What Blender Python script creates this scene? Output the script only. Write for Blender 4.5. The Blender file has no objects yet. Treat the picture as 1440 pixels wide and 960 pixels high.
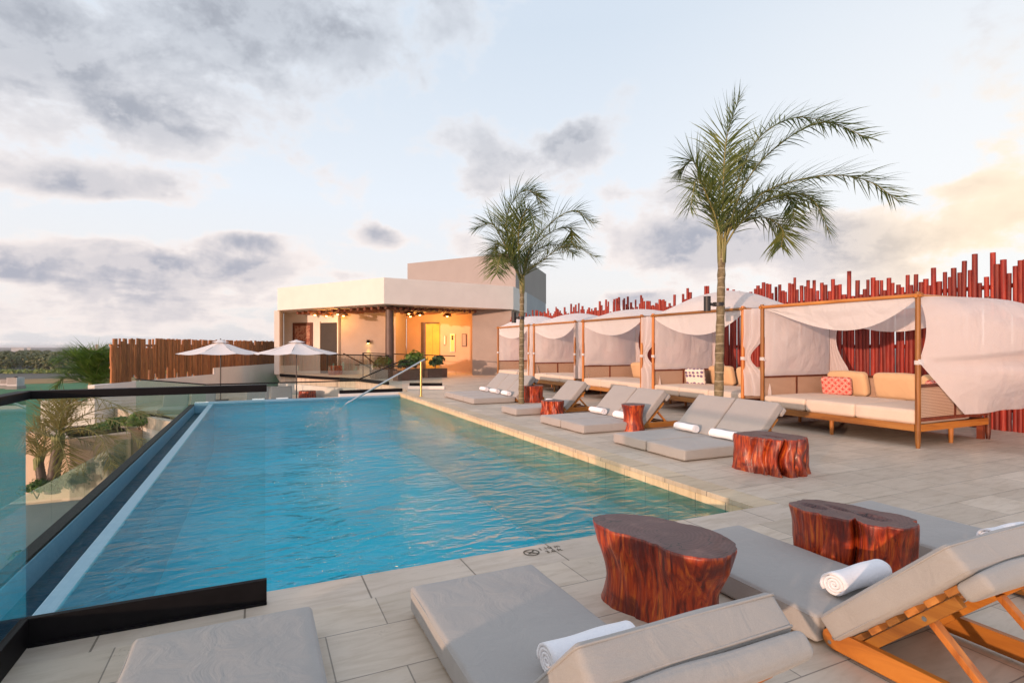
import bpy, bmesh, math, random
from mathutils import Vector, Matrix, noise
R = math.radians
sc = bpy.context.scene
col = sc.collection
rnd = random.Random(7)

# ---------------------------------------------------------------- camera
CAM_H = 1.45
cam_d = bpy.data.cameras.new('camera')
cam = bpy.data.objects.new('camera', cam_d); col.objects.link(cam)
cam.location = (0, 0, CAM_H); cam.rotation_euler = (R(90), 0, R(-25.0))
cam_d.sensor_width = 36; cam_d.lens = 769/1440*36
cam_d.shift_y = 7/1440; cam_d.clip_start = 0.05; cam_d.clip_end = 20000
sc.camera = cam

# ---------------------------------------------------------------- light
SUN_AZ = math.atan2(-0.88, -0.47)      # clockwise from +Y
SUN_EL = R(5.5)
sun_dir = Vector((math.sin(SUN_AZ)*math.cos(SUN_EL), math.cos(SUN_AZ)*math.cos(SUN_EL), math.sin(SUN_EL)))
sd = bpy.data.lights.new('sun', 'SUN'); sd.energy = 3.3; sd.angle = R(0.9); sd.color = (1.0, 0.60, 0.42)
so = bpy.data.objects.new('sun', sd); col.objects.link(so); so.rotation_euler = sun_dir.to_track_quat('Z', 'Y').to_euler()
sc.view_settings.view_transform = 'Standard'; sc.view_settings.look = 'None'
sc.view_settings.exposure = 0.28; sc.view_settings.gamma = 1.0
sc.view_settings.use_curve_mapping = False
sc.cycles.max_bounces = 10; sc.cycles.transparent_max_bounces = 24
sc.cycles.transmission_bounces = 6; sc.cycles.glossy_bounces = 4
sc.cycles.caustics_reflective = False; sc.cycles.sample_clamp_indirect = 4.0
try: sc.cycles.use_denoising = True
except Exception: pass

class NT:
    """small helper to write node trees"""
    def __init__(s, tree): s.t = tree; s.n = tree.nodes; s.l = tree.links
    def new(s, typ, **kw):
        nd = s.n.new(typ)
        for k, v in kw.items(): setattr(nd, k, v)
        return nd
    def set(s, sock, v):
        if hasattr(v, 'is_output') or isinstance(v, bpy.types.NodeSocket): s.l.new(v, sock)
        elif isinstance(v, (int, float)):
            try: sock.default_value = v
            except Exception: sock.default_value = (v, v, v)
        else:
            v = tuple(v)
            try: sock.default_value = v
            except Exception: sock.default_value = v + (1,)
    def math(s, op, a, b=0.0, c=None, clamp=False):
        nd = s.new('ShaderNodeMath', operation=op); nd.use_clamp = clamp
        s.set(nd.inputs[0], a); s.set(nd.inputs[1], b)
        if c is not None: s.set(nd.inputs[2], c)
        return nd.outputs[0]
    def vmath(s, op, a, b=(0, 0, 0), scale=None):
        nd = s.new('ShaderNodeVectorMath', operation=op)
        s.set(nd.inputs[0], a); s.set(nd.inputs[1], b)
        if scale is not None: s.set(nd.inputs['Scale'], scale)
        return nd.outputs['Value'] if op in ('LENGTH', 'DOT_PRODUCT', 'DISTANCE') else nd.outputs[0]
    def noise(s, vec, scale, detail=4, rough=0.5, dist=0.0, out='Fac'):
        nd = s.new('ShaderNodeTexNoise'); s.set(nd.inputs['Vector'], vec)
        nd.inputs['Scale'].default_value = scale; nd.inputs['Detail'].default_value = detail
        nd.inputs['Roughness'].default_value = rough; nd.inputs['Distortion'].default_value = dist
        return nd.outputs[out]
    def ramp(s, fac, stops, interp='LINEAR'):
        nd = s.new('ShaderNodeValToRGB'); nd.color_ramp.interpolation = interp
        e = nd.color_ramp.elements
        while len(e) < len(stops): e.new(0.5)
        for q, (p, c) in zip(e, stops):
            q.position = p; q.color = tuple(c) + (1,) if len(c) == 3 else c
        s.l.new(fac, nd.inputs[0]); return nd.outputs[0]
    def mix(s, fac, a, b, mode='MIX'):
        nd = s.new('ShaderNodeMix', data_type='RGBA', blend_type=mode)
        s.set(nd.inputs[0], fac); s.set(nd.inputs[6], a); s.set(nd.inputs[7], b)
        return nd.outputs[2]
    def smooth(s, v, a, b, lo=0.0, hi=1.0):
        nd = s.new('ShaderNodeMapRange', interpolation_type='SMOOTHSTEP')
        s.set(nd.inputs[0], v); nd.inputs[1].default_value = a; nd.inputs[2].default_value = b
        nd.inputs[3].default_value = lo; nd.inputs[4].default_value = hi
        return nd.outputs[0]
    def mapping(s, vec, scale=(1, 1, 1), rot=(0, 0, 0), loc=(0, 0, 0)):
        nd = s.new('ShaderNodeMapping'); s.l.new(vec, nd.inputs[0])
        nd.inputs['Scale'].default_value = scale; nd.inputs['Rotation'].default_value = rot; nd.inputs['Location'].default_value = loc
        return nd.outputs[0]

# ---------------------------------------------------------------- sky
w = bpy.data.worlds.new('World'); sc.world = w; w.use_nodes = True
N = NT(w.node_tree); N.n.clear()
tc = N.new('ShaderNodeTexCoord'); D = tc.outputs['Generated']
sky = N.new('ShaderNodeTexSky', sky_type='NISHITA'); sky.sun_disc = False
sky.sun_elevation = SUN_EL; sky.sun_rotation = SUN_AZ; sky.altitude = 0; sky.dust_density = 1.5; sky.ozone_density = 1.5
sep = N.new('ShaderNodeSeparateXYZ'); N.l.new(D, sep.inputs[0]); dz = sep.outputs[2]
el = N.math('MAXIMUM', dz, 0.0)
def pdir(px, py):
    X, Z = (px-720)/769, (487-py)/769
    v = Vector((math.sin(R(25))+X*math.cos(R(25)), math.cos(R(25))-X*math.sin(R(25)), Z)); v.normalize(); return v
veil = N.ramp(el, [(0.0, (.66, .64, .66)), (.10, (.80, .78, .78)), (.25, (.74, .79, .86)), (.50, (.60, .68, .78)), (1.0, (.58, .66, .80))])
# sun side of the sky glows warm, the part above the cabanas is brightest
sdot = N.vmath('DOT_PRODUCT', D, tuple(sun_dir))
glow = N.smooth(sdot, 0.45, 1.0)
veil = N.mix(glow, veil, (1.45, 1.14, .98))
rb = N.smooth(N.vmath('DISTANCE', D, tuple(pdir(1500, 300))), 0.0, 0.75, 1.0, 0.0)
veil = N.mix(N.math('MULTIPLY', rb, 0.75), veil, (.86, .86, .86))
veil10 = N.vmath('SCALE', veil, scale=10.0)
base = N.mix(0.92, sky.outputs[0], veil10)
# clouds: noise on a flattened dome plus hand-placed banks
dist_ = N.math('DIVIDE', 1.0, N.math('ADD', el, 0.16))
P = N.vmath('SCALE', D, scale=dist_)
n1 = N.noise(P, 1.5, 8, 0.56, 0.35)
n2 = N.noise(N.vmath('MULTIPLY', D, (1, 1, 1.35)), 6.5, 9, 0.60, 0.15)
cov = N.math('ADD', N.math('MULTIPLY', n1, 0.55), N.math('MULTIPLY', n2, 1.05))
cov = N.math('SUBTRACT', cov, 0.32)
blobs = [(330, 20, .36, 1.5, .33), (520, 60, .26, 1.8, .20), (60, 150, .30, 1.5, .28), (20, 30, .2, 1.3, .12), (190, 262, .12, 3.0, .25),
         (352, 336, .09, 3.0, .32), (535, 331, .08, 2.0, .34), (300, 375, .26, 3.2, .27), (120, 375, .2, 3.0, .24), (15, 372, .08, 2, .26),
         (695, 232, .17, 1.3, .32), (800, 205, .14, 1.5, .26), (930, 345, .24, 2.2, .34), (1130, 355, .24, 3.0, .30), (860, 270, .06, 2, .16), (1350, 262, .07, 3, .2), (1310, 330, .22, 2.6, .26),
         (490, 388, .08, 4, .2), (1050, 410, .16, 4, .22), (880, 420, .12, 4, .22), (1250, 400, .2, 4, .2), (1180, 300, .10, 2.5, .14), (960, 260, .10, 2, .14), (880, 120, .08, 2, .12), (240, 180, .12, 2, .12), (420, 330, .05, 2, .12), (90, 255, .1, 2.5, .2), (200, 450, .4, 8, .14), (1440, 300, .14, 1.6, .20)]
add = 0.0
for (bx, by, r_, zs, amt) in blobs:
    q = N.vmath('MULTIPLY', N.vmath('SUBTRACT', D, tuple(pdir(bx, by))), (1, 1, zs))
    add = N.math('ADD', N.smooth(N.vmath('LENGTH', q), 0.0, r_, amt, 0.0), add)
cv = N.math('ADD', cov, add)
mask = N.smooth(cv, 0.55, 0.70)
# thickness darkens the cloud; towards the sun and low down the rims turn peach
thick = N.smooth(cv, 0.58, 0.90)
n3 = N.noise(N.vmath('ADD', N.vmath('MULTIPLY', D, (1, 1, 1.35)), (.03, .02, -.045)), 6.5, 9, 0.60, 0.15)
lit = N.smooth(N.math('SUBTRACT', n2, n3), -0.06, 0.07)
dark = N.mix(N.smooth(dz, 0.05, 0.45), (.35, .36, .43), (.31, .33, .38))
rim = N.mix(N.smooth(dz, 0.10, 0.5), (.86, .77, .73), (.66, .70, .76))
ccol = N.mix(thick, rim, dark)
ccol = N.mix(N.math('MULTIPLY', lit, 0.45), ccol, rim)
ycl = N.smooth(N.vmath('DISTANCE', D, tuple(pdir(1440, 300))), 0.02, 0.30, 1.0, 0.0)
ccol = N.mix(N.math('MULTIPLY', ycl, .6), ccol, (1.05, .80, .50))
c10 = N.vmath('SCALE', ccol, scale=10.0)
fin = N.mix(N.math('MULTIPLY', mask, 0.92), base, c10)
bg = N.new('ShaderNodeBackground'); N.l.new(fin, bg.inputs[0]); bg.inputs[1].default_value = 0.1
wo = N.new('ShaderNodeOutputWorld'); N.l.new(bg.outputs[0], wo.inputs[0])

# ---------------------------------------------------------------- materials
def new_mat(name):
    m = bpy.data.materials.new(name); m.use_nodes = True
    T = NT(m.node_tree); bs = T.n['Principled BSDF']
    T.bs = bs; T.out = T.n['Material Output']; T.co = T.new('ShaderNodeTexCoord').outputs['Object']
    T.geo = T.new('ShaderNodeNewGeometry').outputs['Position']
    return m, T
def bump(T, h, strength, dist=0.01):
    b = T.new('ShaderNodeBump'); b.inputs['Strength'].default_value = strength; b.inputs['Distance'].default_value = dist
    T.l.new(h, b.inputs['Height']); T.l.new(b.outputs[0], T.bs.inputs['Normal'])
def basic(name, c, rough=0.6, var=0.12, scale=6.0, metal=0.0, bmp=0.0, bscale=60, coat=0.0):
    m, T = new_mat(name)
    n = T.noise(T.geo, scale, 5, 0.6)
    lo = tuple(x*(1-var) for x in c); hi = tuple(min(1, x*(1+var)) for x in c)
    T.set(T.bs.inputs['Base Color'], T.ramp(n, [(.3, lo), (.7, hi)]))
    T.bs.inputs['Roughness'].default_value = rough; T.bs.inputs['Metallic'].default_value = metal
    T.bs.inputs['Coat Weight'].default_value = coat
    if bmp: bump(T, T.noise(T.geo, bscale, 4, 0.6), bmp)
    return m
def stone(name, bw, bh, c1, c2, off=0.5, rot=0.0, joint=(.24, .20, .16), js=0.006, loc=(0, 0, 0)):
    m, T = new_mat(name)
    v = T.mapping(T.geo, rot=(0, 0, rot), loc=loc)
    br = T.new('ShaderNodeTexBrick'); T.l.new(v, br.inputs['Vector'])
    br.offset = off; br.inputs['Scale'].default_value = 1.0
    br.inputs['Brick Width'].default_value = bw; br.inputs['Row Height'].default_value = bh
    br.inputs['Mortar Size'].default_value = js; br.inputs['Mortar Smooth'].default_value = 0.3
    br.inputs['Color1'].default_value = c1 + (1,); br.inputs['Color2'].default_value = c2 + (1,)
    br.inputs['Mortar'].default_value = joint + (1,)
    cloud = T.noise(T.geo, 1.1, 6, 0.6)
    vein = T.noise(T.mapping(T.geo, scale=(3, 14, 3), rot=(0, 0, rot)), 1.0, 6, 0.65, 0.6)
    c = T.mix(1.0, br.outputs['Color'], T.ramp(vein, [(.3, (.82, .79, .74)), (.55, (1, 1, 1)), (.8, (1.0, .97, .92))]), 'MULTIPLY')
    c = T.mix(1.0, c, T.ramp(cloud, [(.3, (.86, .84, .82)), (.65, (1, 1, 1))]), 'MULTIPLY')
    # travertine pits in clusters
    pit = T.noise(T.geo, 95, 3, 0.6); area = T.noise(T.geo, 3.1, 3, 0.6)
    pm = T.math('MULTIPLY', T.smooth(pit, 0.60, 0.66), T.smooth(area, 0.56, 0.66))
    c = T.mix(T.math('MULTIPLY', pm, 0.7), c, (.16, .11, .08))
    T.set(T.bs.inputs['Base Color'], c); T.bs.inputs['Roughness'].default_value = 0.62
    h = T.math('SUBTRACT', T.math('MULTIPLY', vein, 0.15), T.math('ADD', T.math('MULTIPLY', br.outputs['Fac'], 1.0), pm))
    bump(T, h, 0.35, 0.004)
    return m
M = {}
M['deck'] = stone('travertine_deck', 0.62, 0.41, (.66, .565, .46), (.55, .47, .38), 0.5, joint=(.29, .25, .21), js=.004)
M['coping'] = stone('travertine_coping', 0.66, 5.0, (.63, .54, .45), (.55, .47, .39), 0.0, loc=(.06, 2.5, 0))
M['coping_side'] = stone('travertine_coping_side', 5.0, 0.62, (.66, .54, .38), (.56, .46, .33), 0.0, loc=(2.5, .2, 0))
M['pool_wall'] = stone('pool_wall_tile', 5.0, 0.40, (.80, .64, .40), (.72, .56, .34), 0.0, loc=(2.5, .1, 0), js=.005)
M['stucco'] = basic('white_stucco', (.70, .66, .62), .85, .04, 1.5, bmp=.15, bscale=120)
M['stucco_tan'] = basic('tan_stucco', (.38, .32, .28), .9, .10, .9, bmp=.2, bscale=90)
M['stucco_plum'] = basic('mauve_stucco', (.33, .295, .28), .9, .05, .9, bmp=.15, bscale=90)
M['stucco_shaded'] = basic('shaded_side_stucco', (.34, .36, .39), .9, .06, .9, bmp=.15, bscale=90)  # blue grey shade of the unlit right side, put into the stucco colour
M['stucco_peach'] = basic('peach_stucco', (.58, .40, .29), .9, .06, 1.2, bmp=.15, bscale=90)
M['black_metal'] = basic('black_metal', (.010, .009, .010), .55, .2, 8)
M['black_metal'].node_tree.nodes['Principled BSDF'].inputs['Specular IOR Level'].default_value = .08
M['bronze'] = basic('dark_bronze', (.10, .06, .045), .5, .15, 5)
M['steel'] = basic('brushed_steel', (.62, .61, .60), .22, .05, 30, metal=1.0)
M['brass'] = basic('polished_brass', (.80, .58, .22), .25, .06, 20, metal=1.0)
M['dark'] = basic('dark_opening', (.02, .017, .015), .6, .2, 3)
M['rubber'] = basic('black_plastic', (.02, .02, .022), .5, .1, 20)
M['pole_steel'] = basic('umbrella_pole', (.06, .055, .055), .4, .1, 20)

def fabric(name, c, rough=0.9, trans=0.0, weave=420, var=.05, cloth=False):
    m, T = new_mat(name)
    n = T.noise(T.co, 2.2, 5, 0.6)
    wv = T.noise(T.co, weave, 2, 0.5)
    colr = T.mix(0.35, T.ramp(n, [(.3, tuple(x*(1-var) for x in c)), (.7, tuple(x*(1+var) for x in c))]), T.ramp(wv, [(.35, tuple(x*.82 for x in c)), (.65, tuple(min(1, x*1.15) for x in c))]))
    T.set(T.bs.inputs['Base Color'], colr); T.bs.inputs['Roughness'].default_value = rough
    T.bs.inputs['Sheen Weight'].default_value = 0.15
    folds = T.noise(T.co, 5.5, 4, 0.55, 0.8)
    h = T.math('ADD', T.math('MULTIPLY', folds, 1.0), T.math('MULTIPLY', wv, 0.04))
    if cloth:
        f1 = T.noise(T.mapping(T.co, scale=(3.6, 3.6, .8)), 1.0, 3, .45, .9); f2 = T.noise(T.mapping(T.co, scale=(2.2, 2.2, 1.6), rot=(.5, .3, 0)), 1.0, 3, .5, 1.5)
        bump(T, T.math('ADD', f1, f2), .40, .07)
    else: bump(T, h, 0.38, 0.03)
    if trans:
        tr = T.new('ShaderNodeBsdfTranslucent'); T.set(tr.inputs[0], colr)
        mx = T.new('ShaderNodeMixShader'); mx.inputs[0].default_value = trans
        T.l.new(T.bs.outputs[0], mx.inputs[1]); T.l.new(tr.outputs[0], mx.inputs[2]); T.l.new(mx.outputs[0], T.out.inputs[0])
        if cloth:
            tp = T.new('ShaderNodeBsdfTransparent'); m2 = T.new('ShaderNodeMixShader'); m2.inputs[0].default_value = .10
            T.l.new(mx.outputs[0], m2.inputs[1]); T.l.new(tp.outputs[0], m2.inputs[2]); T.l.new(m2.outputs[0], T.out.inputs[0])
    return m
M['pad'] = fabric('taupe_cushion_fabric', (.345, .33, .315))
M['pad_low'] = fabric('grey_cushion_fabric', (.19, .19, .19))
M['cream'] = fabric('cream_cushion_fabric', (.62, .52, .43))
M['ochre'] = fabric('ochre_cushion_fabric', (.62, .43, .25))
M['green_f'] = fabric('dusty_green_fabric', (.10, .16, .15))
M['drape'] = fabric('white_drape_fabric', (.86, .82, .82), .9, .50, 300, .02, True)
M['canopy'] = fabric('white_canopy_fabric', (.88, .87, .88), .9, .35, 300, .02, True)
M['umbrella'] = fabric('white_parasol_fabric', (.80, .78, .78), .9, .2, 300, .02)
def towel_mat():
    m, T = new_mat('white_terry_towel')
    T.bs.inputs['Base Color'].default_value = (.86, .87, .92, 1); T.bs.inputs['Roughness'].default_value = 1
    T.bs.inputs['Sheen Weight'].default_value = .4
    bump(T, T.math('ADD', T.noise(T.co, 160, 3, .7), T.math('MULTIPLY', T.noise(T.co, 14, 3, .5), 2.0)), 0.6, 0.006); return m
M['towel'] = towel_mat()
def pattern(name, ca, cb, kind):
    m, T = new_mat(name)
    v = T.mapping(T.co, scale=(1, 1, 1))
    if kind == 'diamond':
        s = T.new('ShaderNodeSeparateXYZ'); T.l.new(v, s.inputs[0])
        a = T.math('PINGPONG', T.math('ADD', s.outputs[1], s.outputs[2]), 0.055); b = T.math('PINGPONG', T.math('SUBTRACT', s.outputs[1], s.outputs[2]), 0.055)
        f = T.math('MINIMUM', a, b); nz = T.noise(T.co, 46, 3, .7)
        f = T.math('ADD', f, T.math('MULTIPLY', T.math('SUBTRACT', nz, .5), 0.02))
        fac = T.math('ADD', T.math('LESS_THAN', f, 0.005), T.math('MULTIPLY', T.math('GREATER_THAN', f, 0.019), T.math('LESS_THAN', f, 0.025)), clamp=True)
    else:
        vo = T.new('ShaderNodeTexVoronoi'); T.l.new(v, vo.inputs[0]); vo.inputs['Scale'].default_value = 11; vo.inputs['Randomness'].default_value = .25
        fac = T.math('LESS_THAN', vo.outputs['Distance'], 0.42)
    T.set(T.bs.inputs['Base Color'], T.mix(fac, ca, cb)); T.bs.inputs['Roughness'].default_value = .9
    return m
M['red_pattern'] = pattern('red_white_pattern', (.52, .06, .05), (.78, .62, .52), 'diamond')
M['ikat'] = pattern('violet_dot_pattern', (.74, .68, .62), (.17, .13, .24), 'dots')

def wood(name, dark, mid, light, axis=2, rough=0.45, scale=9, coat=0.0, random_per=True):
    m, T = new_mat(name)
    sc3 = [scale, scale, scale]; sc3[axis] = scale*0.09
    off = T.new('ShaderNodeObjectInfo').outputs['Random']
    v = T.vmath('ADD', T.mapping(T.co, scale=tuple(sc3)), T.vmath('SCALE', (31.0, 17.0, 53.0), scale=off))
    g = T.noise(v, 1.0, 7, 0.62, 1.2)
    c = T.ramp(g, [(.25, dark), (.5, mid), (.75, light)])
    c = T.mix(1.0, c, T.ramp(off, [(0, (.55, .60, .60)), (.5, (.95, .95, .95)), (1, (1.2, 1.12, 1.05))]), 'MULTIPLY') if random_per else c
    T.set(T.bs.inputs['Base Color'], c); T.bs.inputs['Roughness'].default_value = rough; T.bs.inputs['Coat Weight'].default_value = coat
    bump(T, g, 0.3, 0.004); return m
M['teak_x'] = wood('teak_along_x', (.20, .055, .010), (.46, .17, .025), (.62, .27, .05), 0)
M['teak_y'] = wood('teak_along_y', (.20, .065, .015), (.42, .17, .04), (.58, .27, .07), 1)
M['teak_z'] = wood('teak_along_z', (.22, .06, .012), (.44, .16, .03), (.58, .25, .05), 2)
M['dark_red_wood'] = wood('dark_red_timber', (.07, .015, .008), (.15, .035, .016), (.24, .07, .03), 1)
M['red_pole'] = wood('red_pole', (.08, .006, .004), (.25, .018, .010), (.38, .055, .020), 2, .6, 14)
M['brown_pole'] = wood('brown_pole', (.13, .04, .012), (.34, .125, .035), (.50, .22, .07), 2, .6, 14)
M['log'] = wood('ceiling_log', (.06, .02, .012), (.16, .05, .025), (.26, .09, .04), 1, .6, 12)
def cane():
    m, T = new_mat('woven_cane')
    s = T.new('ShaderNodeSeparateXYZ'); T.l.new(T.co, s.inputs[0])
    hxy = T.math('ADD', s.outputs[0], s.outputs[1])
    a = T.math('PINGPONG', hxy, 0.011); b = T.math('PINGPONG', s.outputs[2], 0.011)
    f = T.math('GREATER_THAN', T.math('MINIMUM', a, b), 0.0042)
    c = T.mix(f, (.58, .42, .31), (.20, .11, .075))
    T.set(T.bs.inputs['Base Color'], c); T.bs.inputs['Roughness'].default_value = .7
    tr = T.new('ShaderNodeBsdfTransparent'); mx = T.new('ShaderNodeMixShader')
    T.l.new(T.math('MULTIPLY', f, 0.30), mx.inputs[0]); T.l.new(T.bs.outputs[0], mx.inputs[1]); T.l.new(tr.outputs[0], mx.inputs[2]); T.l.new(mx.outputs[0], T.out.inputs[0])
    return m
M['cane'] = cane()
def stump_side():
    m, T = new_mat('polished_trunk_side')
    v = T.mapping(T.co, scale=(21, 21, 2.4))
    g = T.noise(v, 1.0, 8, 0.62, 1.3); big = T.noise(T.co, 4.2, 4, .6, .8)
    c = T.ramp(g, [(.30, (.03, .006, .003)), (.41, (.17, .016, .006)), (.53, (.38, .045, .010)), (.67, (.58, .14, .018)), (.82, (.64, .28, .06))])
    c = T.mix(T.smooth(T.noise(T.mapping(T.co, scale=(60, 60, 5)), 1.0, 4, .6), .55, .7, 0, .7), c, (.05, .012, .008))
    c = T.mix(T.smooth(big, .48, .68), c, (.10, .014, .010))
    T.set(T.bs.inputs['Base Color'], c); T.bs.inputs['Roughness'].default_value = .38; T.bs.inputs['Coat Weight'].default_value = .12
    bump(T, T.math('ADD', g, T.math('MULTIPLY', T.noise(T.mapping(T.co, scale=(3, 3, .8)), 3, 3), 2.0)), 0.55, 0.012); return m
def stump_top():
    m, T = new_mat('trunk_end_grain')
    s = T.new('ShaderNodeSeparateXYZ'); T.l.new(T.co, s.inputs[0])
    v = T.vmath('MULTIPLY', T.co, (1, 1, 0)); nz = T.noise(T.co, 6, 3, .5)
    r_ = T.math('ADD', T.vmath('LENGTH', v), T.math('MULTIPLY', nz, .09))
    rings = T.math('PINGPONG', r_, 0.011); f = T.math('MULTIPLY', rings, 90)
    c = T.mix(f, (.072, .029, .026), (.115, .050, .044))
    cn = T.noise(T.mapping(T.co, scale=(3, 7, 3)), 1.0, 3, .55, 1.5); crk = T.math('LESS_THAN', T.math('ABSOLUTE', T.math('SUBTRACT', cn, .52)), .006)
    c = T.mix(crk, c, (.012, .006, .005))
    c = T.mix(T.smooth(T.noise(T.co, 9, 5, .7), .5, .75), c, (.17, .085, .070))
    T.set(T.bs.inputs['Base Color'], c); T.bs.inputs['Roughness'].default_value = .5; T.bs.inputs['Coat Weight'].default_value = .06
    bump(T, rings, .15, .01); return m
M['stump_side'] = stump_side(); M['stump_top'] = stump_top()
def palm_trunk():
    m, T = new_mat('palm_trunk')
    s = T.new('ShaderNodeSeparateXYZ'); T.l.new(T.co, s.inputs[0])
    z = T.math('ADD', s.outputs[2], T.math('MULTIPLY', T.noise(T.co, 5, 3), .06))
    ring = T.math('PINGPONG', z, .085)
    n = T.noise(T.co, 9, 6, .65)
    c = T.ramp(n, [(.3, (.08, .06, .035)), (.5, (.16, .13, .07)), (.72, (.26, .22, .13))])
    c = T.mix(T.math('LESS_THAN', ring, .010), c, (.30, .26, .18))
    T.set(T.bs.inputs['Base Color'], c); T.bs.inputs['Roughness'].default_value = .8
    bump(T, T.math('ADD', ring, T.math('MULTIPLY', n, .04)), .7, .2); return m
M['trunk'] = palm_trunk()
def leaf(name, a, b, tr=.35):
    m, T = new_mat(name)
    n = T.noise(T.co, 3.5, 4, .6)
    c = T.ramp(n, [(.32, a), (.68, b)])
    T.set(T.bs.inputs['Base Color'], c); T.bs.inputs['Roughness'].default_value = .5
    t = T.new('ShaderNodeBsdfTranslucent'); T.set(t.inputs[0], c)
    mx = T.new('ShaderNodeMixShader'); mx.inputs[0].default_value = tr
    T.l.new(T.bs.outputs[0], mx.inputs[1]); T.l.new(t.outputs[0], mx.inputs[2]); T.l.new(mx.outputs[0], T.out.inputs[0]); return m
M['frond'] = leaf('palm_leaf', (.05, .09, .02), (.20, .24, .06))
M['frond_dry'] = leaf('windblown_palm_leaf', (.20, .16, .045), (.40, .31, .10))
M['petiole'] = basic('palm_petiole', (.20, .19, .06), .5, .25, 6)
M['shrub'] = leaf('shrub_leaf', (.05, .11, .015), (.16, .26, .04))
M['shrub_dark'] = leaf('dark_shrub_leaf', (.02, .05, .015), (.06, .12, .03))
M['wood_leaf'] = leaf('woodland_leaf', (.03, .05, .012), (.14, .15, .035), .2)
M['hedge_leaf'] = leaf('field_edge_leaf', (.10, .15, .02), (.24, .28, .05), .2)
def glass(name, tint, edge=False):
    m, T = new_mat(name); T.n.remove(T.bs)
    tr = T.new('ShaderNodeBsdfTransparent'); tr.inputs[0].default_value = tint + (1,)
    gl = T.new('ShaderNodeBsdfGlossy'); gl.inputs['Roughness'].default_value = .01; gl.inputs[0].default_value = (.95, 1, .98, 1)
    fr = T.new('ShaderNodeFresnel'); fr.inputs[0].default_value = 1.5
    mx = T.new('ShaderNodeMixShader'); T.l.new(T.math('MULTIPLY', fr.outputs[0], .35), mx.inputs[0])
    T.l.new(tr.outputs[0], mx.inputs[1]); T.l.new(gl.outputs[0], mx.inputs[2]); T.l.new(mx.outputs[0], T.out.inputs[0]); return m
M['glass'] = glass('clear_glass', (.93, .97, .965))
M['glass_green'] = glass('greenish_glass', (.88, .95, .93))
def water(name, tint, scale, strength):
    m, T = new_mat(name); T.n.remove(T.bs)
    v = T.mapping(T.geo, scale=(.7, 1.3, 1), rot=(0, 0, R(-25)))
    a = T.noise(v, scale, 2, .5, .9); b = T.noise(v, scale*3.1, 3, .55, .8); c_ = T.noise(T.geo, .55, 2, .5)
    gust = T.smooth(c_, .35, .65, .45, 1.15)
    h = T.math('MULTIPLY', T.math('ADD', a, T.math('MULTIPLY', b, .30)), gust)
    bp = T.new('ShaderNodeBump'); bp.inputs['Strength'].default_value = strength; bp.inputs['Distance'].default_value = .12
    T.l.new(h, bp.inputs['Height'])
    tr = T.new('ShaderNodeBsdfTransparent'); tr.inputs[0].default_value = tint + (1,)
    rf = T.new('ShaderNodeBsdfRefraction'); rf.inputs['IOR'].default_value = 1.33; rf.inputs['Roughness'].default_value = 0.0; rf.inputs[0].default_value = tint + (1,)
    T.l.new(bp.outputs[0], rf.inputs['Normal'])
    gl = T.new('ShaderNodeBsdfGlossy'); gl.inputs['Roughness'].default_value = .03; T.l.new(bp.outputs[0], gl.inputs['Normal'])
    fr = T.new('ShaderNodeFresnel'); fr.inputs[0].default_value = 1.33; T.l.new(bp.outputs[0], fr.inputs['Normal'])
    m0 = T.new('ShaderNodeMixShader'); m0.inputs[0].default_value = .45
    T.l.new(tr.outputs[0], m0.inputs[1]); T.l.new(rf.outputs[0], m0.inputs[2])
    mx = T.new('ShaderNodeMixShader'); T.l.new(T.math('MULTIPLY', fr.outputs[0], .66), mx.inputs[0])
    T.l.new(m0.outputs[0], mx.inputs[1]); T.l.new(gl.outputs[0], mx.inputs[2]); T.l.new(mx.outputs[0], T.out.inputs[0]); return m
M['water'] = water('pool_water', (.40, .92, .97), 3.0, .75)
M['trough_water'] = water('gutter_water', (.30, .60, .66), 5, .6)
def mosaic(name, a, b, size=.05):
    m, T = new_mat(name)
    br = T.new('ShaderNodeTexBrick'); br.offset = 0
    s = T.new('ShaderNodeSeparateXYZ'); T.l.new(T.geo, s.inputs[0])
    cb = T.new('ShaderNodeCombineXYZ'); T.l.new(T.math('ADD', s.outputs[0], T.math('MULTIPLY', s.outputs[2], .71)), cb.inputs[0]); T.l.new(T.math('ADD', s.outputs[1], s.outputs[2]), cb.inputs[1])
    T.l.new(cb.outputs[0], br.inputs[0]); br.inputs['Scale'].default_value = 1
    br.inputs['Brick Width'].default_value = size; br.inputs['Row Height'].default_value = size; br.inputs['Mortar Size'].default_value = size*.03
    br.inputs['Color1'].default_value = a + (1,); br.inputs['Color2'].default_value = b + (1,); br.inputs['Mortar'].default_value = tuple(x*.8 for x in a) + (1,)
    c = T.mix(.35, br.outputs[0], T.ramp(T.noise(T.geo, .8, 3), [(.3, a), (.7, b)]))
    T.set(T.bs.inputs['Base Color'], c); T.bs.inputs['Roughness'].default_value = .3; return m
M['pool_tile'] = mosaic('aqua_pool_mosaic', (.03, .70, .88), (.06, .80, .96))
M['weir_tile'] = mosaic('pale_blue_weir_mosaic', (.14, .31, .44), (.20, .38, .50), .04)
M['ledge_tile'] = basic('sandy_pool_ledge', (.55, .55, .48), .6, .1, 4)
def emis(name, c, s, mixc=None):
    m, T = new_mat(name); T.bs.inputs['Base Color'].default_value = c + (1,)
    T.bs.inputs['Emission Color'].default_value = c + (1,); T.bs.inputs['Emission Strength'].default_value = s; return m
M['bulb'] = emis('lit_bulb', (1.0, .42, .12), 14)
M['wicker'] = basic('wicker_shade', (.30, .15, .06), .8, .3, 40, bmp=.5, bscale=60)
M['grass'] = basic('mown_turf', (.022, .125, .075), .9, .25, .05, bmp=.3, bscale=3)
M['turf_teal'] = basic('blue_green_turf', (.03, .15, .055), .9, .2, .03)
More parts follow.
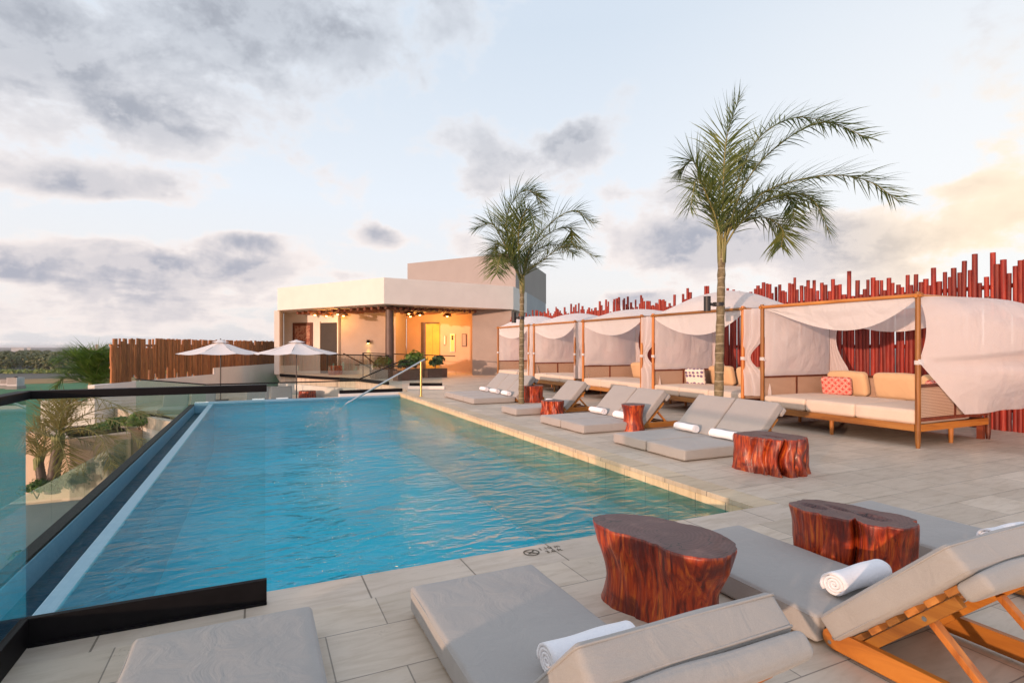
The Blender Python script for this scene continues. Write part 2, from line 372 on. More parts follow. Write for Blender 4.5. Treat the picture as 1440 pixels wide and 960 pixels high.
M['soil'] = basic('dry_field', (.24, .15, .05), .9, .25, .05)
M['slab'] = basic('grey_concrete', (.22, .215, .205), .85, .12, .8, bmp=.2, bscale=40)
M['plain'] = basic('distant_plain', (.085, .085, .07), .95, .35, .006)
M['far_white'] = basic('pale_far_wall', (.62, .58, .55), .8, .08, .02)
M['far_pink'] = basic('pink_far_wall', (.45, .30, .25), .8, .1, .02)
M['ac'] = basic('grey_sheet_metal', (.38, .38, .40), .5, .15, .6)

# ---------------------------------------------------------------- mesh helpers
def link(o, parent=None):
    col.objects.link(o)
    if parent: o.parent = parent
    return o
class MB:
    def __init__(s): s.v = []; s.f = []; s.mi = []; s.sm = []; s.cur = 0; s.smooth = False
    def add(s, vs, fs, M4=None, mi=None, smooth=None):
        b = len(s.v)
        for p in vs: s.v.append(tuple(M4 @ Vector(p)) if M4 else tuple(p))
        for f in fs:
            s.f.append(tuple(b+i for i in f)); s.mi.append(s.cur if mi is None else mi); s.sm.append(s.smooth if smooth is None else smooth)
        return s
    def box(s, a, b, M4=None, **k):
        (x0, y0, z0), (x1, y1, z1) = a, b
        return s.add([(x0,y0,z0),(x1,y0,z0),(x1,y1,z0),(x0,y1,z0),(x0,y0,z1),(x1,y0,z1),(x1,y1,z1),(x0,y1,z1)],
              [(0,3,2,1),(4,5,6,7),(0,1,5,4),(1,2,6,5),(2,3,7,6),(3,0,4,7)], M4, **k)
    def prism(s, poly, z0, z1, M4=None, **k):
        n = len(poly)
        ar = sum(poly[i][0]*poly[(i+1) % n][1]-poly[(i+1) % n][0]*poly[i][1] for i in range(n))
        if ar < 0: poly = poly[::-1]
        vs = [(x, y, z0) for x, y in poly]+[(x, y, z1) for x, y in poly]
        fs = [tuple(range(n))[::-1], tuple(range(n, 2*n))]+[(i, (i+1) % n, n+(i+1) % n, n+i) for i in range(n)]
        return s.add(vs, fs, M4, **k)
    def bar(s, p, q, w_, h_, up=(0, 0, 1), **k):
        """a squared bar from p to q"""
        p, q = Vector(p), Vector(q); d = (q-p); L = d.length; d.normalize()
        u = Vector(up); sx = d.cross(u)
        if sx.length < 1e-4: sx = d.cross(Vector((0, 1, 0)))
        sx.normalize(); uu = sx.cross(d)
        c = [p+sx*a*w_/2+uu*b*h_/2 for a, b in ((-1,-1),(1,-1),(1,1),(-1,1))]
        e = [x+d*L for x in c]
        return s.add(c+e, [(0,1,2,3)[::-1],(4,5,6,7),(0,1,5,4),(1,2,6,5),(2,3,7,6),(3,0,4,7)], **k)
    def tube(s, pts, rad, n=8, cap=True, **k):
        pts = [Vector(p) for p in pts]; m = len(pts)
        if not hasattr(rad, '__len__'): rad = [rad]*m
        ref = Vector((0, 0, 1)); vs = []; fs = []
        for i, p in enumerate(pts):
            d = (pts[min(i+1, m-1)]-pts[max(i-1, 0)]).normalized()
            a = d.cross(ref)
            if a.length < .05: a = d.cross(Vector((1, 0, 0)))
            a.normalize(); b = d.cross(a)
            for j in range(n):
                t = 2*math.pi*j/n; vs.append(p+a*math.cos(t)*rad[i]+b*math.sin(t)*rad[i])
        for i in range(m-1):
            for j in range(n): fs.append((i*n+j, i*n+(j+1) % n, (i+1)*n+(j+1) % n, (i+1)*n+j))
        k.setdefault('smooth', True)
        s.add(vs, fs, **k)
        if cap:
            k['smooth'] = False
            s.add(vs[:n], [tuple(range(n))], **k); s.add(vs[-n:], [tuple(range(n))[::-1]], **k)
        return s
    def grid(s, fn, nu, nv, **k):
        vs = [fn(i/nu, j/nv) for j in range(nv+1) for i in range(nu+1)]
        fs = [(j*(nu+1)+i, j*(nu+1)+i+1, (j+1)*(nu+1)+i+1, (j+1)*(nu+1)+i) for j in range(nv) for i in range(nu)]
        k.setdefault('smooth', True); return s.add(vs, fs, **k)
    def pad(s, size, r=.03, puff=.0, M4=None, seed=0, wob=.0, n=10, **k):
        """upholstered box centred at the origin"""
        hx, hy, hz = [q/2 for q in size]
        def ax(h):
            inner = [-1+2*i/n for i in range(n+1)]
            arc = [math.sin(R(a)) for a in (0, 22, 45, 68, 90)]
            l = [-(h-r)-r*x for x in arc[::-1]]+[q*(h-r) for q in inner[1:-1]]+[(h-r)+r*x for x in arc]
            return l
        vs = []; fs = []; idx = {}
        def vert(p):
            key = tuple(round(c, 5) for c in p)
            if key in idx: return idx[key]
            q = Vector(p); c = Vector((max(-(hx-r), min(hx-r, q.x)), max(-(hy-r), min(hy-r, q.y)), max(-(hz-r), min(hz-r, q.z))))
            d = q-c
            if d.length > 1e-9: q = c+d.normalized()*r
            fx, fy = 1-(p[0]/hx)**2, 1-(p[1]/hy)**2; fz = 1-(p[2]/hz)**2
            q.z += math.copysign(1, p[2])*puff*max(0, fx*fy)**.6*(abs(p[2])/hz)
            q.x += math.copysign(1, p[0])*puff*.35*max(0, fz*fy)*(abs(p[0])/hx); q.y += math.copysign(1, p[1])*puff*.35*max(0, fz*fx)*(abs(p[1])/hy)
            if wob:
                nv_ = noise.noise_vector(q*4+Vector((seed*3.1, seed*1.7, 0))); q += nv_*wob
            idx[key] = len(vs); vs.append(q); return idx[key]
        X, Y, Z = ax(hx), ax(hy), ax(hz) if hz > 2.2*r else [-hz+2*hz*i/8 for i in range(9)]
        def face(A, B, fn, flip):
            for i in range(len(A)-1):
                for j in range(len(B)-1):
                    q = [vert(fn(A[i], B[j])), vert(fn(A[i+1], B[j])), vert(fn(A[i+1], B[j+1])), vert(fn(A[i], B[j+1]))]
                    if len(set(q)) == 4: fs.append(tuple(q[::-1] if flip else q))
        face(X, Y, lambda a, b: (a, b, hz), False); face(X, Y, lambda a, b: (a, b, -hz), True)
        face(X, Z, lambda a, b: (a, -hy, b), False); face(X, Z, lambda a, b: (a, hy, b), True)
        face(Y, Z, lambda a, b: (hx, a, b), False); face(Y, Z, lambda a, b: (-hx, a, b), True)
        k.setdefault('smooth', True); return s.add(vs, fs, M4, **k)
    def build(s, name, mats, parent=None, bevel=0.0):
        me = bpy.data.meshes.new(name); me.from_pydata(s.v, [], s.f)
        for m in (mats if isinstance(mats, (list, tuple)) else [mats]): me.materials.append(m)
        me.polygons.foreach_set('material_index', s.mi); me.polygons.foreach_set('use_smooth', s.sm); me.update()
        o = bpy.data.objects.new(name, me); link(o, parent)
        if bevel:
            bm = bmesh.new(); bm.from_mesh(me)
            bmesh.ops.bevel(bm, geom=[e for e in bm.edges if len(e.link_faces) == 2 and e.calc_face_angle(0) > .5], offset=bevel, segments=2, profile=.7, affect='EDGES')
            bm.to_mesh(me); bm.free()
        return o
def tag(o, label=None, cat=None, group=None, kind=None):
    for k, v in (('label', label), ('category', cat), ('group', group), ('kind', kind)):
        if v: o[k] = v
    return o
def empty(name, loc=(0, 0, 0), rz=0, label=None, cat=None, group=None):
    o = bpy.data.objects.new(name, None); col.objects.link(o); o.location = loc; o.rotation_euler = (0, 0, rz); o.empty_display_size = .1
    return tag(o, label, cat, group)
def struct(mb, name, mat, bevel=0): return tag(mb.build(name, mat, None, bevel), kind='structure')
def copy_tree(o, parent=None, loc=None, rz=None, label=None, group=None):
    c = o.copy(); col.objects.link(c)
    if parent: c.parent = parent
    if loc is not None: c.location = loc
    if rz is not None: c.rotation_euler = (0, 0, rz)
    if label: c['label'] = label
    if group: c['group'] = group
    for ch in [q for q in KIDS(o)]: copy_tree(ch, c)
    return c
def KIDS(o): return [q for q in bpy.data.objects if q.parent == o]
T4 = Matrix.Translation
def RX(a): return Matrix.Rotation(a, 4, 'X')
def RY(a): return Matrix.Rotation(a, 4, 'Y')
def RZ(a): return Matrix.Rotation(a, 4, 'Z')

# ================================================================ STRUCTURE
PX0, PX1, PY0, PY1 = -1.07, 4.08, 3.55, 17.05     # pool water rectangle
# deck (z = 0), in butting pieces
d = MB()
d.box((-1.08, -8, -.3), (13.5, 3.20, 0))
d.box((4.38, 3.55, -.3), (13.5, 17.3, 0)); d.box((4.38, 3.20, -.3), (13.5, 3.55, 0))
d.prism([(4.38, 17.3), (13.5, 17.3), (20, 30), (20, 40), (1.0, 40), (1.02, 28.8), (2.53, 25.57), (3.85, 23.3), (4.47, 20.7), (4.60, 18.3)], -.3, 0)
struct(d, 'pool_deck', M['deck'])
d = MB().box((-1.08, 3.20, -.3), (4.38, 3.55, .0)); struct(d, 'pool_coping', M['coping'], .006)
d = MB().box((4.08, 3.553, -.05), (4.38, 17.3, .0)); struct(d, 'pool_side_coping', M['coping_side'], .006)
# pool shell
d = MB().box((4.085, 3.55, -1.4), (4.20, 17.2, -.051)); struct(d, 'pool_side_wall', M['pool_wall'])
d = MB()
d.box((-1.07, 3.40, -1.4), (4.085, 3.545, -.301)); d.box((-1.07, 17.055, -1.4), (4.085, 17.22, -.20))
d.box((-1.4, 3.2, -1.6), (4.2, 17.2, -1.402))
struct(d, 'pool_basin', M['pool_tile'])
d = MB().box((-1.20, 3.21, -1.4), (-1.07, 17.05, -.128)); d.box((-1.55, 3.21, -.75), (-1.20, 17.2, -.62))
d.box((-1.66, 3.21, -1.2), (-1.55, 17.2, -.17)); d.box((-1.55, 17.2, -.75), (-1.2, 17.3, -.1)); d.box((-1.20, 17.05, -.199), (4.085, 17.30, -.075))
struct(d, 'infinity_edge_wall', M['weir_tile'], .008)
d = MB().box((3.76, 3.55, -1.4), (4.083, 17.04, -.52)); struct(d, 'pool_ledge', M['ledge_tile'], .01)
d = MB().grid(lambda u, v: (PX0-.02+u*(PX1+.004-PX0+.02), 3.548+v*13.50, -.124), 4, 8); struct(d, 'pool_water', M['water'])
d = MB().grid(lambda u, v: (-1.549+u*.348, 3.22+v*13.97, -.37), 2, 8); struct(d, 'gutter_water', M['trough_water'])
# building sides under the pool and deck
d = MB(); d.box((-1.60, 3.2, -12), (-1.51, 17.3, -1.21)); d.box((-1.08, -8, -12), (-1.0, 3.19, -.301)); d.box((-1.6, 3.12, -12), (-1.0, 3.2, -.301))
struct(d, 'hotel_side_wall', M['stucco'])
d = MB().box((-1.665, 3.22, -.30), (-1.558, 17.35, -.145)); d.box((-1.558, 17.302, -.30), (-1.22, 17.36, -.145))
tag(d.build('edge_cap', M['black_metal'], None, .008), 'long black metal cap on the outer wall of the overflow gutter', 'edge cap')

# ground far below
d = MB().grid(lambda u, v: (-9000+u*18000, -3000+v*13000, -12.0), 40, 40); g = struct(d, 'ground', M['plain'])
d = MB().prism([(-420, -160), (60, -160), (60, 250), (-420, 250)], -11.99, -11.9)
struct(d, 'lawn', M['turf_teal'])
d = MB().prism([(-420, 250.01), (60, 250.01), (60, 285), (-420, 285)], -11.99, -11.8); struct(d, 'field_strip', M['soil'])

# woods beyond the field
def leafclump(mb, c, rx, rz, n, s, rg, mi=0):
    for _ in range(n):
        th = rg.uniform(0, 2*math.pi); ph = math.acos(rg.uniform(-.35, 1)); rr = rg.uniform(.72, 1.05)
        p = Vector((c[0]+rx*rr*math.sin(ph)*math.cos(th), c[1]+rx*rr*math.sin(ph)*math.sin(th), c[2]+rz*rr*math.cos(ph)))
        nrm = (p-Vector(c)).normalized()+Vector((rg.uniform(-.7, .7), rg.uniform(-.7, .7), rg.uniform(-.3, .8)))
        nrm.normalize(); a = nrm.orthogonal().normalized(); b = nrm.cross(a); t = rg.uniform(0, 6.28)
        a2 = a*math.cos(t)+b*math.sin(t); b2 = nrm.cross(a2); q = s*rg.uniform(.5, 1.2)
        mb.add([p-a2*q, p-b2*q*.5, p+a2*q, p+b2*q*.5], [(0, 1, 2, 3)], mi=mi)
rg = random.Random(3); mb = MB()
def atd(px, dd):
    X = (px-720)/769*dd; a = R(25); return dd*math.sin(a)+X*math.cos(a), dd*math.cos(a)-X*math.sin(a)
for k in range(2100):
    dd = 290+rg.random()**1.4*420; x, y = atd(rg.uniform(-150, 760) if k < 1500 else rg.uniform(-1100, -150), dd); hh = rg.uniform(5.0, 8.5)
    rr = rg.uniform(4, 8)
    leafclump(mb, (x, y, -12+hh-rr*.45), rr, rr*.55+rg.uniform(0, 1.0), 110, .75+dd/700, rg)
tag(mb.build('woodland', M['wood_leaf']), kind='stuff', label='dark green woodland stretching behind the lawn')
mb = MB()
for k in range(420):
    dd = rg.uniform(268, 284); x, y = atd(rg.uniform(-60, 560), dd)
    leafclump(mb, (x, y, -11.6), rg.uniform(1, 2.2), rg.uniform(1.0, 2.0), 16, .8, rg)
tag(mb.build('field_hedge', M['hedge_leaf']), kind='stuff', label='low bright green planting in rows along the far field edge')
# far low buildings near the horizon
fars = [(5, 660, 40, 4, 'far_white'), (42, 640, 34, 4, 'far_white'), (75, 655, 8, 4, 'far_white'), (112, 690, 12, 4, 'far_white'), (25, 1500, 26, 8, 'far_white'), (41, 1500, 8, 9, 'far_white'), (138, 900, 38, 8, 'far_pink'), (150, 880, 46, 5, 'far_white'), (136.5, 905, 4, 15, 'far_pink'), (160, 950, 30, 8, 'far_pink')]
flab = ['long pale shed at the left edge of the far plain', 'long pale shed half sunk in the trees left of the plain', 'tiny pale shed between two long sheds', 'small pale shed in front of the pink block',
 'pale block far off near the horizon, wider one', 'narrow pale block far off by the horizon', 'pink block under the slim tower on the horizon', 'long low white hall before the pink block', 'slim pink tower rising over the far roofs', 'pink block beside the log fence edge']
for i, (px_, dd, wd, hh, mt) in enumerate(fars):
    x, y = atd(px_, dd); e_ = empty('far_building', (x, y, -12), R(-25+35), flab[i], 'building', 'far buildings')
    b = MB().box((-wd/2, -6, 0), (wd/2, 6, hh+1.5)); b.build('wall', M[mt], e_)
    b = MB().box((-wd/2-.4, -6.4, hh+1.5), (wd/2+.4, 6.4, hh+2.0)); b.build('roof', M['far_white'], e_)
# rooftop plant on the lawn
for i, (px_, dd, s) in enumerate([(11, 175, .45), (22, 172, .58)]):
    x, y = atd(px_, dd); e_ = empty('air_conditioner', (x, y, -11.9), R(-20), ['reddish grey plant box standing on the turf, the left one', 'grey plant box standing on the turf, the right one'][i], 'machine', 'plant boxes on the turf')
    MB().box((-2.6*s, -1.5, 1.0), (2.6*s, 1.5, 6.2*s)).build('housing', M['ac'], e_, .06)
    MB().box((-2.9*s, -1.8, 0), (2.9*s, 1.8, 1.0)).build('plinth', M['slab'], e_)
    MB().tube([(0, 0, 6.2*s), (0, 0, 6.7*s)], 1.0*s, 14).build('fan_housing', M['rubber'], e_)
    b = MB()
    for k in range(7): b.box((-2.3*s, -1.56, 1.6+k*.55*s), (2.3*s, -1.501, 1.75+k*.55*s))
    b.build('grille', M['rubber'], e_)

# ---------------------------------------------------------------- lower terraces on the left
d = MB().box((-5.2, 4.0, -2.75), (-1.61, 17.25, -2.45)); struct(d, 'lower_walkway', M['slab'])
d = MB().prism([(-1.58, 17.37), (4.36, 17.37), (4.36, 18.3), (4.3, 20.7), (3.6, 23.2), (2.3, 25.4), (.9, 28.8), (.9, 33), (-2, 33), (-4.75, 24.2), (-3.75, 21.5)], -1.1, -.75); struct(d, 'sun_terrace', M['deck'])
d = MB().prism([(-1.56, 17.38), (4.3, 17.38), (4.3, 30), (-2, 33), (-4.72, 24.2), (-3.72, 21.5)], -12, -1.101); struct(d, 'hotel_wing', M['stucco'])
d = MB().prism([(-20, 4), (-5.21, 4), (-5.21, 33), (-14, 40), (-30, 40), (-30, 20)], -12, -4.3); struct(d, 'garden_terrace', M['grass'])
def garden_wall(name, a, b, z0, z1, th, mat, label, cat='wall', group=None):
    a, b = Vector((a[0], a[1], 0)), Vector((b[0], b[1], 0)); t = (b-a).normalized(); n = Vector((-t.y, t.x, 0))*th
    m = MB().prism([(p.x, p.y) for p in (a, b, b+n, a+n)], z0, z1)
    return tag(m.build(name, mat, None, .01), label, cat, group)
def P_(px_, dd): return atd(px_, dd)

# terrace wall with step, log fence on top
def fl(t):   # along the log fence: 0..1
    a, b = Vector((-4.63, 24.23, 0)), Vector((1.13, 36.33, 0)); return a+(b-a)*t
fa, fb = fl(-.02), fl(1.0); fm = fl(.47)
e_ = empty('terrace_wall', (fa.x, fa.y, -4.3), 0, 'white rendered wall with a step, carrying the brown log fence', 'wall')
dirw = (fb-fa).normalized(); nw = Vector((-dirw.y, dirw.x, 0))
def wprism(a, b, off, th, z0, z1):
    o = Vector((fa.x, fa.y, -4.3)); q = [a+nw*off, b+nw*off, b+nw*(off+th), a+nw*(off+th)]
    return MB().prism([(p.x-o.x, p.y-o.y) for p in q], z0+4.3, z1+4.3)
wprism(fl(-.09), fm, -.10, .24, -4.3, .12).build('lower_section', M['stucco'], e_, .01)
wprism(fm+dirw*.003, fl(1.05), -.10, .24, -4.3, .42).build('upper_section', M['stucco'], e_, .01)
fence = empty('log_fence', (fa.x, fa.y, .1), 0, 'brown log palisade fence standing on the white terrace wall', 'fence')
def poles(fence, pts, mat, r0, group_name='pole', keep=100):
    o = Vector(fence.location)
    order = sorted(range(len(pts)), key=lambda i: (pts[i][0]**2+pts[i][1]**2))
    rest = MB()
    for n_, i in enumerate(order):
        x, y, z0, z1 = pts[i]; r = r0*rnd.uniform(.78, 1.2)
        base_ = Vector((x, y, z0)); b1 = Vector((rnd.uniform(-.012, .012), rnd.uniform(-.012, .012), 0)); b2 = Vector((rnd.uniform(-.012, .012), rnd.uniform(-.012, .012), 0))
        L = z1-z0
        m = MB() if n_ < keep else rest
        off = base_ if n_ < keep else o
        m.tube([base_-off, base_+b1+Vector((0, 0, L*.35))-off, base_+b2+Vector((0, 0, L*.7))-off, base_+Vector((0, 0, L))-off], [r, r*rnd.uniform(.92, 1.08), r*.95, r*.9], 9)
        if n_ < keep:
            q = m.build('pole', mat, fence); q.location = base_-o
    if rest.v: tag(rest.build('far_poles', mat, fence), kind='stuff')
pts = []; L_ = (fb-fa).length; t = 0
while t < 1.0:
    p = fa+(fb-fa)*t; z0 = (.12 if t < .475 else .42) + (0 if rnd.random() < .8 else rnd.uniform(0, .5) if t < .45 else 0)
    pts.append((p.x+rnd.uniform(-.01, .01), p.y, z0+.004, 1.76+rnd.uniform(-.03, .02)-(rnd.random() < .12)*rnd.uniform(.1, .4))); t += rnd.uniform(.092, .112)/L_
poles(fence, pts, M['brown_pole'], .05)
for zz in (.65, 1.45): wprism(fl(-.02), fl(1.0), .055, .05, zz, zz+.08).build('rail', M['brown_pole'], fence).location = (0, 0, -4.4)

# planters and garden walls down on the left
walls = [(P_(57, 26.0), P_(236, 24.5), -6, -1.12, .4, 'stucco', 'tall white and peach garden wall behind the upright palm trunk'),
         (P_(98, 15.6), P_(184, 16.6), -6, -1.18, 3.2, 'stucco_peach', 'low peach planter wall holding the lime shrubs'),
         (P_(36, 16.8), P_(97.6, 15.6), -6, -1.18, 2.2, 'stucco_peach', 'deep orange planter wall behind the wind bent palm trunks'),
         ((-5.2, 11.0), (-5.2, 14.0), -4.3, -2.2, .3, 'slab', 'grey concrete kerb wall at the near end of the walkway')]
for a, b, z0, z1, th, mt, lb in walls: garden_wall('planter_wall', a, b, z0, z1, th, M[mt], lb)
def shrub(x, y, z, r, h, mat, label, n=420, s=.07, seed=0, group='garden shrubs'):
    rg = random.Random(seed); e_ = empty('shrub', (x, y, z), 0, label, 'shrub', group)
    m = MB()
    for k in range(9):
        a = rg.uniform(0, 6.28); q = r*rg.uniform(0, .6)
        leafclump(m, (math.cos(a)*q, math.sin(a)*q, h*rg.uniform(.35, .7)), r*rg.uniform(.35, .6), h*rg.uniform(.25, .42), n//9, s, rg)
    m.build('foliage', mat, e_)
    b = MB()
    for k in range(5):
        a = rg.uniform(0, 6.28); b.tube([(0, 0, 0), (math.cos(a)*r*.3, math.sin(a)*r*.3, h*.6)], [.015, .006], 5)
    b.build('stem', M['bronze'], e_)
for i, a in enumerate([(*P_(196, 17.3), -1.2, .62, .62, 'shrub', 'lime green shrub heaped highest behind the low peach wall', 1500, .06), (*P_(165, 17.4), -1.2, .5, .42, 'shrub', 'lime green shrub left of the heap, beside the palm trunk', 1200, .05), (*P_(138, 17.0), -1.2, .4, .26, 'shrub', 'small lime shrub low on the peach wall', 800, .05),
    (*P_(103, 14.6), -2.45, .50, .62, 'shrub_dark', 'dark leafy shrub nearest the glass fence on the walkway', 1200, .04), (*P_(143, 16.0), -2.45, .55, .75, 'shrub_dark', 'dark leafy shrub behind the glass fence, right of the nearest', 1200, .045), (*P_(70, 14.5), -2.45, .45, .45, 'shrub_dark', 'dark shrub at the foot of the orange wall', 900, .04),
    (*P_(52, 14.2), -2.5, .4, .5, 'shrub', 'bright small shrub left of the palm trunks', 700, .045), (*P_(45, 9.6), -2.45, .5, .35, 'shrub', 'flat lime shrub low beside the black edge cap', 1200, .03)]):
    shrub(a[0], a[1], a[2], a[3], a[4], M[a[5]], a[6], a[7], a[8], seed=i)

# ================================================================ BUILDING
bld = empty('rooftop_pavilion', (5.05, 24.13, 0), 0, 'cream rendered rooftop pavilion with a covered porch and a stair block', 'building')
B0 = Vector((5.05, 24.13, 0))
def bprism(poly, z0, z1): return MB().prism([(x-B0.x, y-B0.y) for x, y in poly], z0, z1)
def thickwall(a, b, th, z0, z1):
    a, b = Vector((a[0], a[1], 0)), Vector((b[0], b[1], 0)); t = (b-a).normalized(); n = Vector((-t.y, t.x, 0))*th
    return bprism([(p.x, p.y) for p in (a, b, b+n, a+n)], z0, z1)
roofpoly = [(5.05, 24.13), (11.77, 25.07), (13.8, 27.6), (14, 33), (8, 37), (1.6, 35.2), (.96, 30.89)]
bprism(roofpoly, 3.32, 4.48).build('roof', M['stucco'], bld, .015)
bprism([(8.48, 33.56), (12.86, 27.11), (18.69, 34.32), (14.3, 40.7)], 4.485, 6.6).build('upper_block', [M['stucco_plum'], M['stucco_shaded']], bld)
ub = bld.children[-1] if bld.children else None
bprism([(12.95, 27.2), (13.79, 27.58), (18.60, 34.2), (17, 38)], 0, 4.484).build('stair_block', M['stucco_shaded'], bld)
# walls (a->b, thickness away from viewer)
thickwall((1.06, 31.0), (1.35, 33.1), .25, 0, 3.316).build('wall', M['stucco'], bld)
thickwall((1.36, 33.05), (3.90, 30.19), .25, 0, 3.316).build('wall', M['stucco'], bld)
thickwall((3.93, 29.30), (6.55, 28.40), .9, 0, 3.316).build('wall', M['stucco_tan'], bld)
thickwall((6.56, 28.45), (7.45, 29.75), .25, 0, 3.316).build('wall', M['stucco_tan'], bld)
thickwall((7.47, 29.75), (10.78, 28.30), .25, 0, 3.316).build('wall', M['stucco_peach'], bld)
thickwall((10.80, 28.2), (10.2, 26.2), .02, 0, 3.316).build('side_wall', M['stucco_peach'], bld)
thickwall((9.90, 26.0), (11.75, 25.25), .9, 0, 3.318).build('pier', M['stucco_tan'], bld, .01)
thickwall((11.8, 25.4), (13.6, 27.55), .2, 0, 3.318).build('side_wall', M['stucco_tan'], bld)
MB().tube([(5.58-B0.x, 25.4-B0.y, 0), (5.58-B0.x, 25.4-B0.y, 3.318)], .20, 28).build('column', M['bronze'], bld)
# doors
def onwall(a, b, t0, t1, z0, z1, proud, th):
    a, b = Vector((a[0], a[1], 0)), Vector((b[0], b[1], 0)); tt = (b-a).normalized(); n = Vector((-tt.y, tt.x, 0))
    p, q = a+(b-a)*t0-n*proud, a+(b-a)*t1-n*proud
    return bprism([(s.x, s.y) for s in (p, q, q+n*th, p+n*th)], z0, z1)
W1 = ((1.36, 33.05), (3.90, 30.19)); W2 = ((3.93, 29.30), (6.55, 28.40)); W3 = ((7.47, 29.75), (10.78, 28.30))
dr = onwall(*W1, .69, .98, .01, 2.72, .03, .028).build('door', M['dark'], bld)
onwall(*W1, .66, .69, .01, 2.80, .06, .058).build('frame', M['stucco'], dr); onwall(*W1, .705, .72, 1.0, 1.25, .06, .028).build('handle', M['steel'], dr)
dr = onwall(*W3, .22, .29, .01, 2.70, .03, .028).build('lift_door', M['bronze'], bld)
M['lift'] = basic('yellow_lit_metal', (.62, .36, .05), .35, .06, 6)  # yellow lamplight on the metal panels is put into their base colour
onwall(*W3, .292, .395, .01, 2.70, .05, .048).build('panel', M['lift'], dr); onwall(*W3, .397, .50, .01, 2.70, .055, .053).build('panel', M['lift'], dr)
onwall(*W3, .22, .50, 2.703, 2.78, .07, .068).build('frame', M['bronze'], dr)
onwall((10.80, 28.2), (10.2, 26.2), .3, .36, .01, 3.3, .05, .048).build('glass_door_jamb', M['black_metal'], bld)
# wall mounted things
def wallthing(name, W, t0, t1, z0, z1, mats, label, cat, inner=None):
    a, b = Vector((W[0][0], W[0][1], 0)), Vector((W[1][0], W[1][1], 0)); tt = (b-a).normalized(); n = Vector((-tt.y, tt.x, 0))
    c = a+(b-a)*((t0+t1)/2); wd = (b-a).length*(t1-t0); h = z1-z0
    e_ = empty(name, (c.x-n.x*.004, c.y-n.y*.004, z0), math.atan2(tt.y, tt.x), label, cat)
    MB().box((-wd/2, -.05, 0), (wd/2, 0, h)).build('frame', mats[0], e_, .006)
    f_ = .12*min(wd, h)
    MB().box((-wd/2+f_, -.058, f_), (wd/2-f_, -.0505, h-f_)).build('panel', mats[1], e_)
    return e_, wd, h
def art():
    m, T = new_mat('painted_figure'); n = T.noise(T.co, 3.0, 4, .6, 1.5)
    T.set(T.bs.inputs['Base Color'], T.ramp(n, [(.35, (.10, .02, .015)), (.48, (.30, .10, .06)), (.55, (.42, .24, .16)), (.7, (.12, .03, .03))])); return m
wallthing('framed_painting', W1, .18, .55, 1.35, 2.75, (M['dark_red_wood'], art()), 'dark red framed painting on the porch wall left of the dark door', 'picture')
M['sign_y'] = basic('pale_yellow_sign', (.78, .62, .22), .4, .04, 5)
wallthing('wall_sign', W3, .565, .595, 1.55, 2.05, (M['bronze'], M['stucco']), 'small narrow framed plate right of the yellow lit lift door', 'sign')
e_, wd, h = wallthing('wall_sign', W3, .66, .735, 1.15, 2.15, (M['stucco'], M['sign_y']), 'pale yellow sign with two dark dots between two small plates', 'sign')
b = MB()
for zz in (.72, .84): b.tube([(0, -.0585, h*zz), (0, -.066, h*zz)], .055, 16)
b.build('symbol', M['black_metal'], e_)
wallthing('wall_sign', W3, .84, .91, 1.45, 2.15, (M['bronze'], M['stucco_tan']), 'dark framed plate nearest the pier', 'sign')
# wall lamp
a, b_ = Vector((*W2[0], 0)), Vector((*W2[1], 0)); tt = (b_-a).normalized(); n = Vector((-tt.y, tt.x, 0)); c = a+(b_-a)*.50
e_ = empty('wall_lamp', (c.x-n.x*.005, c.y-n.y*.005, 1.62), math.atan2(tt.y, tt.x), 'black wall lamp throwing yellow light down the porch wall', 'lamp')
MB().box((-.06, -.03, .0), (.06, 0, .16)).build('bracket', M['black_metal'], e_); MB().tube([(0, -.14, 0), (0, -.14, .17)], [.09, .07], 16).build('shade', M['black_metal'], e_)
MB().tube([(0, -.14, -.012), (0, -.14, -.001)], .05, 12).build('bulb', emis('wall_lamp_bulb', (1, .62, .12), 30), e_)
def spot(loc, target, e, c, size, blend=.6, rad=.03, typ='SPOT'):
    l = bpy.data.lights.new('lamp_light', typ); l.energy = e; l.color = c; l.shadow_soft_size = rad
    if typ == 'SPOT': l.spot_size = size; l.spot_blend = blend
    o = bpy.data.objects.new('lamp_light', l); col.objects.link(o); o.location = loc
    o.rotation_euler = (Vector(target)-Vector(loc)).to_track_quat('-Z', 'Y').to_euler(); return o
lw = c-n*.15; spot((lw.x, lw.y, 1.60), (lw.x-n.x*-.12, lw.y-n.y*-.12, 0.6), 38, (1, .66, .12), R(48), .8)
# ceiling logs and wicker lamps
logs = []
k = 0
for i in range(15):
    t = i/14; p = Vector((1.9, 30.6, 3.20)).lerp(Vector((5.25, 24.75, 3.20)), t); q = p+Vector((.78, .48, 0))*rnd.uniform(1.6, 2.4)
    m = MB().tube([(0, 0, 0), tuple(q-p)], .075*rnd.uniform(.8, 1.2), 10); o = m.build('ceiling_log', M['log'], bld); o.location = p-B0
for i in range(15):
    t = i/14; p = Vector((5.7, 24.9, 3.20)).lerp(Vector((9.9, 25.6, 3.20)), t); q = p+Vector((-.14, .99, 0))*rnd.uniform(2.0, 3.0)
    m = MB().tube([(0, 0, 0), tuple(q-p)], .075*rnd.uniform(.8, 1.2), 10); o = m.build('ceiling_log', M['log'], bld); o.location = p-B0
lamps = [(2.64, 29.11, 3.03, 'leftmost'), (3.16, 28.87, 2.98, 'second from the left'), (3.61, 28.11, 3.03, 'third from the left'), (3.87, 27.99, 2.96, 'fourth from the left'),
         (6.67, 26.13, 3.03, 'first right of the column'), (6.99, 27.08, 2.95, 'lower one right of the column'), (7.30, 26.43, 3.0, 'third right of the column'), (8.9, 27.0, 3.0, 'rightmost')]
